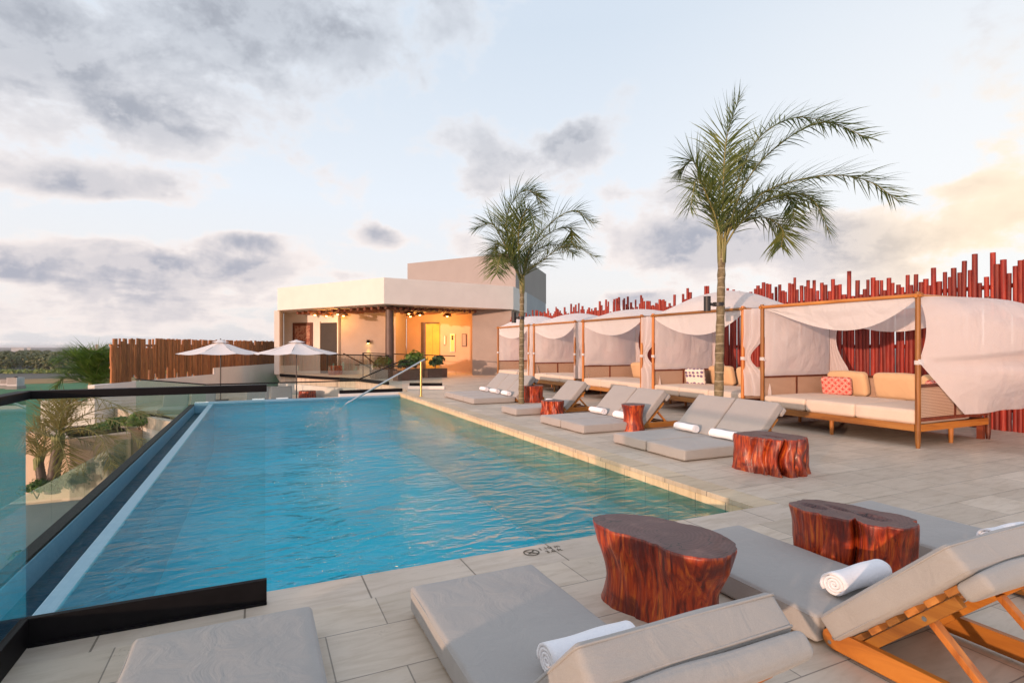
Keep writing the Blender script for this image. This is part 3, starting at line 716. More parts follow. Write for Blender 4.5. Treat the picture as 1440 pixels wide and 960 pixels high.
for x, y, z, lb in lamps:
    e_ = empty('pendant_lamp', (x, y, z), 0, 'wicker pendant lamp under the porch ceiling, %s' % lb, 'lamp', 'wicker lamps under the porch ceiling')
    m = MB()
    for j in range(8):
        a0, a1 = j/8*math.pi/2, (j+1)/8*math.pi/2; n_ = 18
        vs = [(.24*math.cos(a_)*math.cos(2*math.pi*i/n_), .24*math.cos(a_)*math.sin(2*math.pi*i/n_), .17*math.sin(a_)) for a_ in (a0, a1) for i in range(n_)]
        m.add(vs, [(i, (i+1) % n_, n_+(i+1) % n_, n_+i) for i in range(n_)], smooth=True)
    m.build('shade', M['wicker'], e_)
    MB().tube([(0, 0, -.03), (0, 0, .0), (0, 0, .04)], [.035, .055, .03], 12).build('bulb', M['bulb'], e_)
for (x, y, e) in ((3.3, 29.0, 60), (3.9, 28.6, 25), (7.2, 27.4, 95), (8.9, 27.6, 110)):
    spot((x, y, 2.75), (x, y, 0), e, (1, .42, .09), 0, rad=.15, typ='POINT')
spot((8.9, 28.15, 2.9), (8.75, 28.9, 1.0), 45, (1, .62, .10), R(70), .5)

# ---------------------------------------------------------------- glass balustrades
def balustrade(pts, zb, zt, label, base_h=.13, glass_h0=.0, rail=True, mat='glass', railw=.05, railh=.05, base_w=.10, seam=1.6, overhang=(0, 0), name='glass_balustrade'):
    o = Vector((*pts[0], zb)); e_ = empty(name, o, 0, label, 'balustrade')
    for i in range(len(pts)-1):
        a, b = Vector((*pts[i], zb)), Vector((*pts[i+1], zb)); L = (b-a).length; t = (b-a)/L
        if base_h: MB().bar(a-o+Vector((0, 0, base_h/2)), b-o+Vector((0, 0, base_h/2)), base_w, base_h).build('base_channel', M['black_metal'], e_, .004)
        n = max(1, round(L/seam))
        for k in range(n):
            p, q = a+t*(L*k/n+.008), a+t*(L*(k+1)/n-.008)
            MB().bar(p-o+Vector((0, 0, (base_h*.5+zt-zb)/2)), q-o+Vector((0, 0, (base_h*.5+zt-zb)/2)), .014, zt-zb-base_h*.5-railh*.5).build('glass_panel', M[mat], e_)
        if rail: MB().bar(a-o-t*overhang[0]*(i == 0)+Vector((0, 0, zt-zb)), b-o+t*overhang[1]+Vector((0, 0, zt-zb)), railw, railh).build('handrail', M['black_metal'], e_, .004)
    return e_
balustrade([(.05, 3.40), (-1.02, 3.40), (-1.02, -3.0)], 0, 1.215, 'frameless glass balustrade with black base and black top rail at the near pool corner', .135, railw=.06, railh=.04, base_w=.035, seam=2.6)
MB().box((-1.0, 3.365, .0), (.05, 3.383, .012)).build('base_flange', M['black_metal'])
bpy.data.objects['base_flange'].parent = bpy.data.objects['glass_balustrade']; bpy.data.objects['base_flange'].location = (-.05, -3.40, 0)
balustrade([(-4.0, 8.0), (-3.98, 12.4), (-3.42, 22.0)], -2.45, -1.32, 'greenish glass fence without rail along the lower walkway', .0, rail=False, mat='glass_green', seam=2.1, name='glass_fence')
balustrade([(-3.42, 17.5), (-1.7, 17.42)], -2.45, -1.0, 'short greenish glass return at the end of the walkway', .0, rail=False, mat='glass_green', seam=2.1, name='glass_fence')
balustrade([(-3.6, 21.5), (-1.30, 17.62), (2.80, 17.62)], -.75, .375, 'glass balustrade with thin black rail beyond the far pool edge', .06, railw=.04, railh=.035, base_w=.04)
balustrade([(1.02, 28.7), (2.53, 25.45), (3.85, 23.2), (4.47, 20.6)], 0, 1.10, 'glass balustrade with black base round the porch podium', .13, railw=.05, railh=.04, base_w=.08)
balustrade([(4.75, 18.5), (5.75, 18.0)], .10, 1.12, 'short glass panel on a white kerb beside the stairs', .10, railw=.05, railh=.04, base_w=.10, rail=False)
struct(MB().prism([(4.66, 18.4), (5.78, 17.84), (5.86, 18.0), (4.72, 18.58)], .0, .10), 'kerb', M['stucco'], .005)
balustrade([(2.30, 17.50), (4.25, 17.50)], 0, .93, 'glass panel on a white kerb behind the far right pool corner', .10, rail=False, base_w=.10)
struct(MB().box((2.28, 17.31, -.74), (4.27, 17.60, -.003)), 'kerb_wall', M['stucco'], .005)
e_ = empty('stair_handrail', (2.8, 17.62, .375), 0, 'thin black handrail sloping up from the sun terrace to the deck', 'handrail')
MB().bar((0, 0, 0), (1.34, 0, .56), .04, .035).build('rail', M['black_metal'], e_); MB().bar((1.33, 0, .56), (1.75, 0, .56), .04, .035).build('rail', M['black_metal'], e_)
# podium face, stair
struct(MB().prism([(1.02, 28.8), (2.53, 25.57), (3.85, 23.3), (4.47, 20.7), (4.60, 18.3), (4.37, 17.4), (4.30, 17.4), (4.30, 20.6), (3.72, 23.2), (2.43, 25.45), (.92, 28.75)], -.75, -.302), 'podium_face', M['stucco'])
st = MB()
for k in range(4): st.box((3.0+k*.32, 17.7, -.75), (3.32+k*.32, 18.9, -.75+.17*(k+1)))
struct(st, 'stairs', M['deck'], .005)
# black stair rails in front of the column
e_ = empty('porch_stair_rail', (4.0, 24.2, 0), 0, 'black metal stair railing in front of the brown column', 'handrail')
def rel(px_, dd, z): x, y = atd(px_, dd); return (x-4.0, y-24.2, z)
MB().bar(rel(483, 25.5, 1.12), rel(523, 24.5, .45), .04, .04).build('rail', M['black_metal'], e_); MB().bar(rel(510, 26, 1.1), rel(535, 25, .45), .04, .04).build('rail', M['black_metal'], e_)
MB().bar(rel(510.5, 26, 0), rel(510.5, 26, 1.12), .05, .05).build('post', M['bronze'], e_); MB().bar(rel(520.5, 25.5, 0), rel(520.5, 25.5, 1.1), .05, .05).build('post', M['bronze'], e_)
MB().bar(rel(500, 23, .68), rel(585, 22, .64), .04, .04).build('rail', M['black_metal'], e_)
MB().bar(rel(510, 26, 1.14), rel(640, 24.5, 1.02), .04, .04).build('rail', M['black_metal'], e_)

# plants by the column
for i, (px_, dd, r, h, mt, lb) in enumerate([(540, 24.6, .5, .55, 'shrub', 'yellow green plant left of the brown column'), (585, 25.2, .7, .8, 'shrub', 'yellow green plant right of the brown column'), (612, 25.6, .5, .6, 'shrub_dark', 'dark plant in front of the lift door'), (572, 23.4, .45, .5, 'shrub_dark', 'dark plant low in front of the column')]):
    x, y = atd(px_, dd); e_ = empty('planter', (x, y, 0), .3, ['long grey planter box left of the column', 'long grey planter box right of the column', 'grey planter box before the lift door', 'grey planter box low before the column'][i], 'planter', 'planter boxes by the column')
    MB().box((-.55, -.2, 0), (.55, .2, .42)).build('box', M['bronze'], e_, .01); MB().box((-.50, -.16, .4195), (.50, .16, .425)).build('soil', M['dark'], e_)
    shrub(x, y, .43, r, h, M[mt], lb, 420, .10, 40+i, 'plants by the column')

# pool handrail
hr = empty('pool_handrail', (4.33, 15.56, 0), 0, 'steel grab rail on a brass post sloping into the pool', 'handrail')
MB().tube([(-2.35, -.1, -.35), (-2.12, -.06, -.12), (.02, .02, 1.02), (.12, .03, 1.07)], .026, 12).build('rail', M['steel'], hr)
MB().tube([(0, 0, 0), (0, 0, 1.0)], .032, 14).build('post', M['brass'], hr); MB().tube([(0, 0, 0), (0, 0, .012)], .06, 18).build('base_plate', M['brass'], hr)

# ================================================================ RED POLE FENCE
fence = empty('pole_fence', (11.7, 2.0, 0), 0, 'tall dark red pole fence of uneven heights behind the cabanas', 'fence')
pts = []; y = .6
while y < 25.2:
    hgt = rnd.choice([2.58, 2.64, 2.70, 2.72, 2.75, 2.8, 2.84, 2.86, 2.92, 2.98, 3.08]) + rnd.uniform(-.04, .04) + (.09 if y > 8.5 else 0)
    pts.append((11.7+rnd.uniform(-.03, .03), y, 0, hgt)); y += rnd.uniform(.074, .100)
poles(fence, pts, M['red_pole'], .043)
for zz in (.35, 1.45, 2.50):
    MB().tube([(.085, -1.4, zz), (.085, 23, zz)], .04, 8).build('rail', M['red_pole'], fence)

# ================================================================ CABANAS
CL, CW, CH = 2.65, 1.86, 2.18
def sheet(name, fn, nu, nv, mat, parent, thick=.004):
    o = MB().grid(fn, nu, nv).build(name, mat, parent); return o
def wr(seed, *a): return noise.noise(Vector(a)+Vector((seed*7.3, seed*3.7, seed)))
def cabana(y0, i, label):
    c = empty('cabana_daybed', (8.54, y0, 0), 0, label, 'cabana', 'cabana daybeds along the red fence')
    tz, tx, ty = M['teak_z'], M['teak_x'], M['teak_y']
    for (x, y) in ((0, 0), (0, CL), (CW, 0), (CW, CL)):
        b = MB(); b.tube([(x, y, 0), (x, y, .12), (x, y, 1.2), (x, y, CH+.05)], [.026, .036, .036, .034], 12); b.build('post', tz if x == 0 else M['dark_red_wood'], c)
    MB().tube([(0, -.06, CH), (0, CL+.06, CH)], .030, 10).build('front_beam', ty, c); MB().tube([(CW, -.06, CH), (CW, CL+.06, CH)], .030, 10).build('back_beam', M['dark_red_wood'], c)
    for y in (0, CL): MB().tube([(-.06, y, CH-.01), (CW+.06, y, CH-.01)], .028, 10).build('side_beam', tx, c)
    # bed frame
    MB().box((-.02, .04, .235), (.03, CL-.04, .335)).build('front_rail', ty, c, .006)
    MB().box((CW-.03, .04, .235), (CW+.02, CL-.04, .335)).build('back_rail', M['dark_red_wood'], c, .006)
    for y in (.0, CL): MB().box((.04, y-.025, .235), (CW-.04, y+.025, .335)).build('side_rail', tx, c, .006)
    MB().box((.031, .026, .29), (CW-.031, CL-.026, .325)).build('slat_base', M['dark_red_wood'], c)
    for (x, y) in ((.05, CL*.5), (.95, .06), (.95, CL-.06), (CW-.1, CL*.5)):
        MB().tube([(x, y, 0), (x, y, .24)], [.028, .036], 10).build('leg', tz, c)
    MB().box((CW-.12, .02, 0), (CW-.04, .10, .235)).build('leg', M['dark_red_wood'], c)
    # seat cushions
    yy = [.03, .92, 1.78, CL-.03]
    for k in range(3):
        L = yy[k+1]-yy[k]-.006
        MB().pad((1.45, L, .21), .045, .018, T4((.72, (yy[k]+yy[k+1])/2, .438)), seed=k+i, wob=.006).build('seat_cushion', M['cream'], c)
    # arm panels at both ends (cane)
    for y, s in ((0, 1), (CL, -1)):
        MB().bar((.03, y, .885), (CW-.03, y, .885), .04, .045).build('arm_rail', M['dark_red_wood'], c, .004)
        MB().bar((.03, y, .40), (CW-.03, y, .40), .035, .05).build('arm_rail', M['dark_red_wood'], c, .004)
        MB().bar((.92, y, .425), (.92, y, .862), .035, .035, up=(1, 0, 0)).build('arm_post', M['dark_red_wood'], c)
        MB().box((.035, y-.006, .43), (.90, y+.006, .86)).build('cane_panel', M['cane'], c); MB().box((.94, y-.006, .43), (CW-.035, y+.006, .86)).build('cane_panel', M['cane'], c)
    MB().bar((CW, .03, .885), (CW, CL-.03, .885), .04, .045).build('back_rest_rail', M['dark_red_wood'], c, .004)
    MB().box((CW-.006, .035, .36), (CW+.006, CL-.035, .86)).build('cane_panel', M['cane'], c)
    # back cushions
    for k, (ya, yb) in enumerate(((.08, .80), (.86, 1.58), (1.72, 2.44))):
        Mx = T4((1.62, (ya+yb)/2, .755)) @ RZ(rnd.uniform(-.04, .04)) @ RY(R(-14))
        MB().pad((.17, yb-ya, .44), .06, .02, Mx, seed=k, wob=.008).build('back_cushion', M['ochre'], c)
    # drapes
    dr = M['drape']; amp = [.20, .12, .26, .16, .10][i]
    def far(u, v):      # far end panel, bellied by the wind
        s = math.sin(math.pi*u)**.7*math.sin(math.pi*min(1, v*.98+.02))**.6
        z = CH-.03-v*(CH-.93); f = .004*math.sin(u*44+2*wr(i, u*2, v*2, 0))*(1-v)+.09*wr(i+2, u*2.1, v*1.9, .3)*math.sin(math.pi*u)+.035*wr(i+6, u*5+v*3, v*3, .3)*math.sin(math.pi*u)
        return (.03+u*(CW-.04), CL-.03-amp*s+f, z)
    sheet('side_drape', far, 44, 24, dr, c)
    def backd(u, v):    # gathered drape at the far back post
        z = CH-.05-v*1.5; wdt = .32-.22*math.sin(math.pi*min(1, v/.75))+.10*v
        return (CW-.03+.03*math.sin(u*25), CL-.05-u*wdt, z)
    sheet('back_drape', backd, 26, 18, dr, c)
    if i > 0:
        def near(u, v): # bunched drape tied to the near front post
            z = CH-.02-v*(CH-.42-.1*(i % 2)); pin = math.exp(-((z-1.22)/.30)**2); sp = (.42+.10*v)*(1-.72*pin)
            return (-.01+.05*math.sin(u*19+i)*(1-.6*pin)+u*.16*(1-.5*pin), .03-u*sp+.02*wr(i, u*3, v*4, 1), z+.02*u)
        sheet('tied_drape', near, 40, 30, dr, c)
    for y in (0, CL):
        b = MB()
        for k in range(14):
            a0, a1 = 2*math.pi*k/14, 2*math.pi*(k+1)/14
            b.add([(.045*math.cos(a_), y+.045*math.sin(a_), z) for a_ in (a0, a1) for z in (1.19, 1.25)], [(0, 2, 3, 1)], smooth=True)
        b.bar((-.04, y-.03, 1.215), (-.05, y-.10, 1.19), .03, .012); b.build('drape_tie', M['canopy'], c)
    cm = M['canopy']
    if i > 0:
        pk = [.0, .48, .26, .30, .38][i]
        def top(u, v):
            bel = math.sin(math.pi*u)**.8*math.sin(math.pi*min(1, v*1.02))**.55
            return (.0+v*CW, u*CL, CH+.03+pk*bel+.03*wr(i, u*4, v*4, 2)*bel)
        sheet('canopy_top', top, 30, 24, cm, c)
        def swag(u, v):
            depth = .06+(.36+.05*(i % 2))*math.sin(math.pi*min(1, max(0, u*(1.05-.05*i))))**.8
            return (.035+.10*v*math.sin(math.pi*u)+.01*wr(i, u*5, v*3, 4), .03+u*(CL-.06), CH-.012-v*depth)
        sheet('front_swag', swag, 40, 10, cm, c)
    else:
        def top(u, v):  # blown down in front, slack in the middle
            bel = math.sin(math.pi*u)**.9*math.sin(math.pi*v)**.8
            return (v*CW, u*CL, CH+.02-.16*bel+.04*wr(3, u*3, v*3, 2)*bel)
        sheet('canopy_top', top, 40, 24, cm, c)
        def swag(u, v):
            uu = u; s = math.sin(math.pi*uu**.85)
            depth = .03+.43*s**1.15
            return (.03+.16*v*s+.012*wr(3, u*5, v*3, 4), .02+u*(CL-.04), CH-.015-v*depth-.02*s*math.sin(v*6))
        sheet('front_swag', swag, 50, 14, cm, c)
        def bswag(u, v):
            s = math.sin(math.pi*u); return (CW-.04-.06*v*s+.02*math.sin(u*60)*(1-.4*v), .03+u*(CL-.06), CH-.03-v*(.10+.34*s))
        sheet('back_swag', bswag, 60, 8, cm, c)
        def ball(u, v): # near end drape blown out like a sail, pinched at the tie
            vt = .56; z = CH-.02-v*1.66
            env = (1-(1-min(1, u*1.35))**2.2)
            if v < vt: q = v/vt; prof = .95*math.sin(math.pi*(.02+.60*q))**.8; front = .07*math.sin(math.pi*q)
            else: q = (v-vt)/(1-vt); prof = .95*math.sin(math.pi*.62)**.8-.16*math.exp(-((q-.02)/.10)**2)+.10*math.sin(math.pi*min(1,q*1.4))-.42*q**1.4; front = 0
            fold = -.10*math.exp(-((v-vt-.03-.06*u)/.035)**2)*max(0, 1-u*1.1)
            x = u*2.3+front*(1-u)
            if v > vt: x += (.42*q**1.05)*(1-u)
            f0 = .06*math.sin(math.pi*q) if v < vt else .36*q
            y = -(f0*(1-env)+(prof+fold)*env)-.01
            z += .30*env*math.sin(math.pi*min(1, v*1.3+.02))*(1-v)+.10*u*v-.03*env*v-1.3*max(0, u-.62)**1.6*(1-v)
            w_ = .09*wr(8, u*2.6, v*2.2, 6)+.035*wr(3, u*6-v*7, v*2+u, 2)
            return (x, y+w_*env, z+.03*wr(5, u*2.5, v*2.5, 2)*env)
        sheet('billowing_drape', ball, 64, 48, dr, c)
        b = MB(); b.bar((-.06, -.045, 1.24), (.10, -.05, 1.235), .012, .055); b.build('drape_tie', cm, c)
    return c
clabs = ['nearest cabana daybed with a white drape blown out like a sail on its right', 'second nearest cabana daybed, with ikat and green pillows behind the taller palm', 'third nearest cabana daybed, with one small red pillow behind the dark hourglass stool', 'fourth cabana daybed, between the red pillow one and the farthest', 'farthest cabana daybed, beside the pavilion pier']
for i, y0 in enumerate((4.62, 7.72, 10.80, 13.90, 16.95)): cabana(y0, i, clabs[i])
def pillow(x, y, z, w_, h_, mat, label, rz=0, tilt=-20, kind='pillow'):
    e_ = tag(MB().pad((.12, w_, h_), .045, .0, RY(R(tilt)), wob=.004).build('pillow', mat), label, 'pillow', 'throw pillows on the cabana daybeds')
    me = e_.data
    for v in me.vertices:   # pinch towards the corners
        f = (abs(v.co.y)/(w_/2))*(abs(v.co.z)/(h_/2)); v.co.x += .0; 
    e_.location = (x, y, z); e_.rotation_euler = (0, 0, rz); return e_
pillow(9.85, 6.72, .715, .50, .34, M['red_pattern'], 'red and white diamond pillow leaning at the far end of the nearest cabana', .35)
pillow(9.90, 4.95, .73, .56, .36, M['red_pattern'], 'red and white pillow seen through the cane arm of the nearest cabana', -.2)
pillow(9.55, 10.05, .73, .46, .40, M['ikat'], 'white pillow with violet dots, left of the taller palm trunk', .5)
pillow(9.75, 8.30, .70, .46, .32, M['green_f'], 'dusty green pillow just right of the taller palm trunk', 0)
pillow(9.80, 11.05, .71, .42, .34, M['red_pattern'], 'red and white pillow in the third nearest cabana', .1)

# ================================================================ LOUNGERS
HX = 1.16; ANG = R(44.5)
def lounger_proto():
    root = empty('sun_lounger'); u = Vector((math.cos(ANG), 0, math.sin(ANG))); nn = Vector((-math.sin(ANG), 0, math.cos(ANG)))
    tx, ty = M['teak_x'], M['teak_y']
    MB().pad((HX-.006, .745, .138), .022, .010, T4((HX/2, 0, .081)), seed=1, wob=.004, n=14).build('seat_cushion', M['pad'], root)
    Lb = .755; th = .125
    ctr = Vector((HX, 0, .148))+u*(Lb/2)-nn*(th/2)
    Mx = T4(ctr) @ RY(-ANG)
    MB().pad((Lb, .745, th), .024, .010, Mx, seed=4, wob=.005, n=14).build('backrest_cushion', M['pad'], root)
    c2 = Vector((HX, 0, .148))+u*(Lb-.035)-nn*(th+.042)
    MB().pad((.13, .738, .075), .024, .008, T4(c2) @ RY(-ANG), seed=9, wob=.006, n=10).build('head_flap', M['pad'], root)
    def piping(L, W_, z, Mx):
        r = .022; p = []
        for cx_, cy_, a0 in ((L/2-r, W_/2-r, 0), (-L/2+r, W_/2-r, 90), (-L/2+r, -W_/2+r, 180), (L/2-r, -W_/2+r, 270)):
            for q in (0, 30, 60, 90): p.append(Mx @ Vector((cx_+r*math.cos(R(a0+q)), cy_+r*math.sin(R(a0+q)), z)))
        p.append(p[0]); return MB().tube(p, .0038, 6, cap=False)
    piping(HX-.008, .742, .054, T4((HX/2, 0, .081))).build('piping', M['pad'], root.children[0] if root.children else root)
    piping(Lb-.002, .742, .048, Mx).build('piping', M['pad'], root); piping(Lb-.002, .742, -.048, Mx).build('piping', M['pad'], root)
    # base side rails with rounded noses
    for s in (-1, 1):
        y = s*.335
        prof = [(HX+.02+.05-.05*math.cos(a), .063+.045*math.sin(a)) for a in [R(q) for q in (-90, -60, -30, 0, 30, 60, 90)]]
        prof = [(HX+.06-.05*math.cos(R(q)), .065+.047*math.sin(R(q))) for q in (90, 60, 30, 0, -30, -60, -90)]
        poly = [(x, z) for x, z in prof]+[(2.02, .018), (2.02, .112)]
        b = MB(); n = len(poly)
        vs = [(x, y-.0175, z) for x, z in poly]+[(x, y+.0175, z) for x, z in poly]
        b.add(vs, [tuple(range(n)), tuple(range(n, 2*n))[::-1]]+[(i, n+i, n+(i+1) % n, (i+1) % n) for i in range(n)])
        b.build('side_rail', tx, root, .004)
        b = MB()
        for (bx, bz) in ((HX+.07, .075), (HX+.05, .045)): b.tube([(bx, y+s*.0176, bz), (bx, y+s*.021, bz)], .009, 10)
        b.build('bolt', M['steel'], root)
        # back frame stile, directly under the cushion
        p0 = Vector((HX+.09, y*.93, .065)); o_ = Vector((HX, 0, .148))-nn*(th+.058)
        a_ = o_+u*.05+Vector((0, y*.92, 0)); b_ = o_+u*.52+Vector((0, y*.92, 0))
        MB().bar(a_, b_+u*.09, .03, .045, up=tuple(nn)).build('backrest_rail', tx, root, .004)
        m0 = o_+u*.44+Vector((0, y*.80, -.02)); m1 = Vector((1.86, y*.80, .055))
        MB().bar(m0, m1, .028, .042, up=(0, 1, 0)).build('prop_leg', M['teak_z'], root, .004)
        q = o_+u*.44+Vector((0, y*.92+s*.0155, 0)); MB().tube([q, q+Vector((0, s*.004, 0))], .010, 10).build('bolt', M['steel'], root)
    for k in range(6):
        o_ = Vector((HX, 0, .148))-nn*(th+.019)+u*(.10+k*.105)
        MB().bar(o_+Vector((0, -.335, 0)), o_+Vector((0, .335, 0)), .062, .026, up=tuple(nn)).build('slat', ty, root, .003)
    for x, z in ((1.98, .065), (1.86, .06), (HX+.12, .05)): MB().bar((x, -.317, z), (x, .317, z), .04, .035).build('crossbar', M['dark_red_wood'] if x > 1.9 else ty, root)  # rear crossbar gets a darker wood colour that stands in for its shadow
    return root
proto = lounger_proto()
def towel_proto():
    m = MB(); n = 96; turns = 3.6; L = .42; th = .0125
    prof_o, prof_i = [], []
    for k in range(n+1):
        a = turns*2*math.pi*k/n; r = .010+(.066-.010)*k/n
        wob = 1+.05*math.sin(a*2+1)
        prof_o.append((r*math.cos(a)*1.06*wob, r*math.sin(a)*wob)); prof_i.append(((r-th)*math.cos(a)*1.06*wob, (r-th)*math.sin(a)*wob))
    ny = 14; vs = []
    for j in range(ny+1):
        y = -L/2+L*j/ny
        for (x, z), (xi, zi) in zip(prof_o, prof_i):
            q = .004*noise.noise(Vector((x*30, y*20, z*30))); f = 1+.035*math.sin(y*22)
            vs += [(x*f, y+q, z*f), (xi*f, y+q, zi*f)]
    S = 2*(n+1); fs = []
    for j in range(ny):
        for k in range(n):
            a = j*S+2*k; fs.append((a, a+2, a+2+S, a+S)); fs.append((a+1, a+1+S, a+3+S, a+3))
    for j in (0, ny):
        for k in range(n):
            a = j*S+2*k; fs.append((a, a+1, a+3, a+2))
    e = j = 0
    for j in range(ny):
        a = j*S+2*n; fs.append((a, a+1, a+1+S, a+S))
    m.add(vs, fs, smooth=True)
    return m
def lay_towel(x, y, z, rz, label, group='rolled towels on the loungers'):
    global TW
    if TW is None: o = towel_proto().build('rolled_towel', M['towel']); TW = o
    else: o = TW.copy(); col.objects.link(o)
    o.location = (x, y, z); o.rotation_euler = (0, rnd.uniform(-.5, .5), rz); tag(o, label, 'towel', group); return o
TW = None
spots = [  # x, y, heading, z, label, towel label
 (-.125, 2.93, -90, 0, 'foreground lounger at the bottom left beside the glass, only its foot end in view', None),
 (1.125, 2.93, -90, 0, 'foreground lounger left of the big red stump table', 'white rolled towel tucked at the bottom centre, left of the big stump'),
 (2.825, 2.93, -90, 0, 'foreground lounger between the big red stump and the cracked stump, orange frame showing', 'large white rolled towel between the two foreground stump tables'),
 (4.345, 2.93, -90, 0, 'foreground lounger behind the cracked stump table at the right edge', 'white rolled towel peeking over a backrest at the right edge'),
 (4.85, 5.665, 0, 0, 'lounger right beside the cube like split stump, near one of its pair', 'white rolled towel on the lounger next to the split stump'),
 (4.85, 6.44, 0, 0, 'lounger of the nearest pool side pair, the farther one', 'white rolled towel on the farther lounger of the nearest pair'),
 (4.87, 8.045, 0, 0, 'lounger with the dark hourglass stool in front of its backrest', 'white rolled towel half hidden by the dark hourglass stool'),
 (4.87, 8.82, 0, 0, 'lounger behind the one with the hourglass stool, touching it', 'white rolled towel just left of the dark hourglass stool'),
 (4.88, 10.655, 0, 0, 'single lounger with a small stump table beside it', 'white rolled towel behind the small stump of the single lounger'),
 (4.88, 13.12, 0, 0, 'nearest of the three far loungers, just left of the smaller palm trunk', 'white rolled towel nearest the smaller palm trunk'),
 (4.88, 13.895, 0, 0, 'middle one of the three far loungers by the pool', 'middle one of the three far rolled towels'),
 (4.88, 14.67, 0, 0, 'farthest of the three far loungers by the pool', 'farthest left of the three far rolled towels'),
 (-2.55, 20.75, 90, -.75, 'grey lounger on the sun terrace, leftmost behind the glass', None),
 (-1.72, 20.75, 90, -.75, 'grey lounger on the sun terrace left of the first parasol pole', 'white rolled towel left of the first parasol pole'),
 (.02, 21.2, 90, -.75, 'grey lounger on the sun terrace just right of the first parasol pole', 'white rolled towel just right of the first parasol pole'),
 (.85, 21.2, 90, -.75, 'grey lounger on the sun terrace by the second parasol pole', 'white rolled towel by the second parasol pole')]
for k, (x, y, hd, z, lb, tl) in enumerate(spots):
    gr = 'loungers on the sun terrace' if k >= 12 else 'foreground loungers' if k < 4 else 'loungers along the pool side'
    o = proto if k == 0 else copy_tree(proto)
    o.location = (x, y, z); o.rotation_euler = (0, 0, R(hd)); tag(o, lb, 'sun lounger', gr)
    if k >= 12:
        for q in KIDS(o):
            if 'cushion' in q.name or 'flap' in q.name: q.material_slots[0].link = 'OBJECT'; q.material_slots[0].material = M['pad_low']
    if tl:
        h = R(hd); lx, ly = HX-.085, rnd.uniform(-.03, .03)
        if k == 2: ly = .08
        if k == 1: lx, ly = HX-.11, .11
        if k == 3: ly = .10
        if k < 4: lx -= .01
        X = x+lx*math.cos(h)-ly*math.sin(h); Y = y+lx*math.sin(h)+ly*math.cos(h)
        lay_towel(X, Y, z+.155+.066, h+rnd.uniform(-.05, .05), tl)

# ================================================================ STUMP TABLES
def stump(name, loc, outline, h, label, rz=0, flare=None, waist=.0, seed=0, cracks=(), holes=(), fl=.25):
    """outline(theta) -> radius at the top; fl: groove strength"""
    m = MB(); n = 168; nz = 26
    def rad(th, t):      # t 0 bottom .. 1 top
        r = outline(th); p = Vector((math.cos(th)*1.6, math.sin(th)*1.6, t*.9))
        r *= 1+fl*.22*noise.noise(p*2.2+Vector((seed, 0, 0)))*(1.25-.6*t)
        r *= 1+fl*.10*noise.noise(Vector((p.x*6.5, p.y*6.5, p.z*2))+Vector((0, seed, 0)))
        r *= 1-waist*math.sin(math.pi*t)**1.2
        if flare: r *= flare(t)
        for (tc_, dp, wd_) in cracks:
            dth = (th-tc_-.12*math.sin(t*4+seed)+math.pi) % (2*math.pi)-math.pi
            r *= 1-dp*math.exp(-(dth/wd_)**2)*(.55+.45*math.sin(math.pi*(.2+.6*t)))
        return r
    for j in range(nz+1):
        t = j/nz
        for k in range(n):
            th = 2*math.pi*k/n; r = rad(th, t)
            if j == nz: r *= .988
            m.v.append((r*math.cos(th), r*math.sin(th), t*h if j < nz else h))
    for j in range(nz):
        for k in range(n):
            m.f.append((j*n+k, j*n+(k+1) % n, (j+1)*n+(k+1) % n, (j+1)*n+k)); m.mi.append(0); m.sm.append(True)
    # top cap as rings so that it can dish slightly
    base = len(m.v); rings = 10
    for q in range(1, rings+1):
        f = 1-q/rings
        for k in range(n):
            x, y, z = m.v[nz*n+k]; zz = h+.003*noise.noise(Vector((x*f*8, y*f*8, seed)))
            for (hx, hy, ha, hb) in holes:
                dd_ = ((x*f-hx)/ha)**2+((y*f-hy)/hb)**2
                if dd_ < 1: zz -= .03*(1-dd_)
            m.v.append((x*f, y*f, zz))
    for q in range(rings):
        A = nz*n if q == 0 else base+(q-1)*n; Bq = base+q*n
        for k in range(n): m.f.append((A+k, A+(k+1) % n, Bq+(k+1) % n, Bq+k)); m.mi.append(1); m.sm.append(q > 0)
    o = m.build(name, [M['stump_side'], M['stump_top']])
    o.location = loc; o.rotation_euler = (0, 0, rz)
    return tag(o, label, 'stump table', 'polished stump tables')
def lobes(r0, *terms):
    return lambda th: r0*(1+sum(a*math.cos(k*(th-p)) for a, k, p in terms))
def interp_outline(pts):
    P_n = [(math.atan2(y, x) % (2*math.pi), math.hypot(x, y)) for x, y in pts]; P_n.sort()
    def f(th):
        th %= 2*math.pi; n = len(P_n)
        for i in range(n):
            a, ra = P_n[i]; b, rb_ = P_n[(i+1) % n]
            if i == n-1: b += 2*math.pi
            t_ = th if th >= P_n[0][0] else th+2*math.pi
            if a <= t_ <= b:
                r_p = P_n[i-1][1]; r_n = P_n[(i+2) % n][1]; t = (t_-a)/(b-a)
                return .5*((2*ra)+(-r_p+rb_)*t+(2*r_p-5*ra+4*rb_-r_n)*t*t+(-r_p+3*ra-3*rb_+r_n)*t**3)
        return P_n[0][1]
    return f
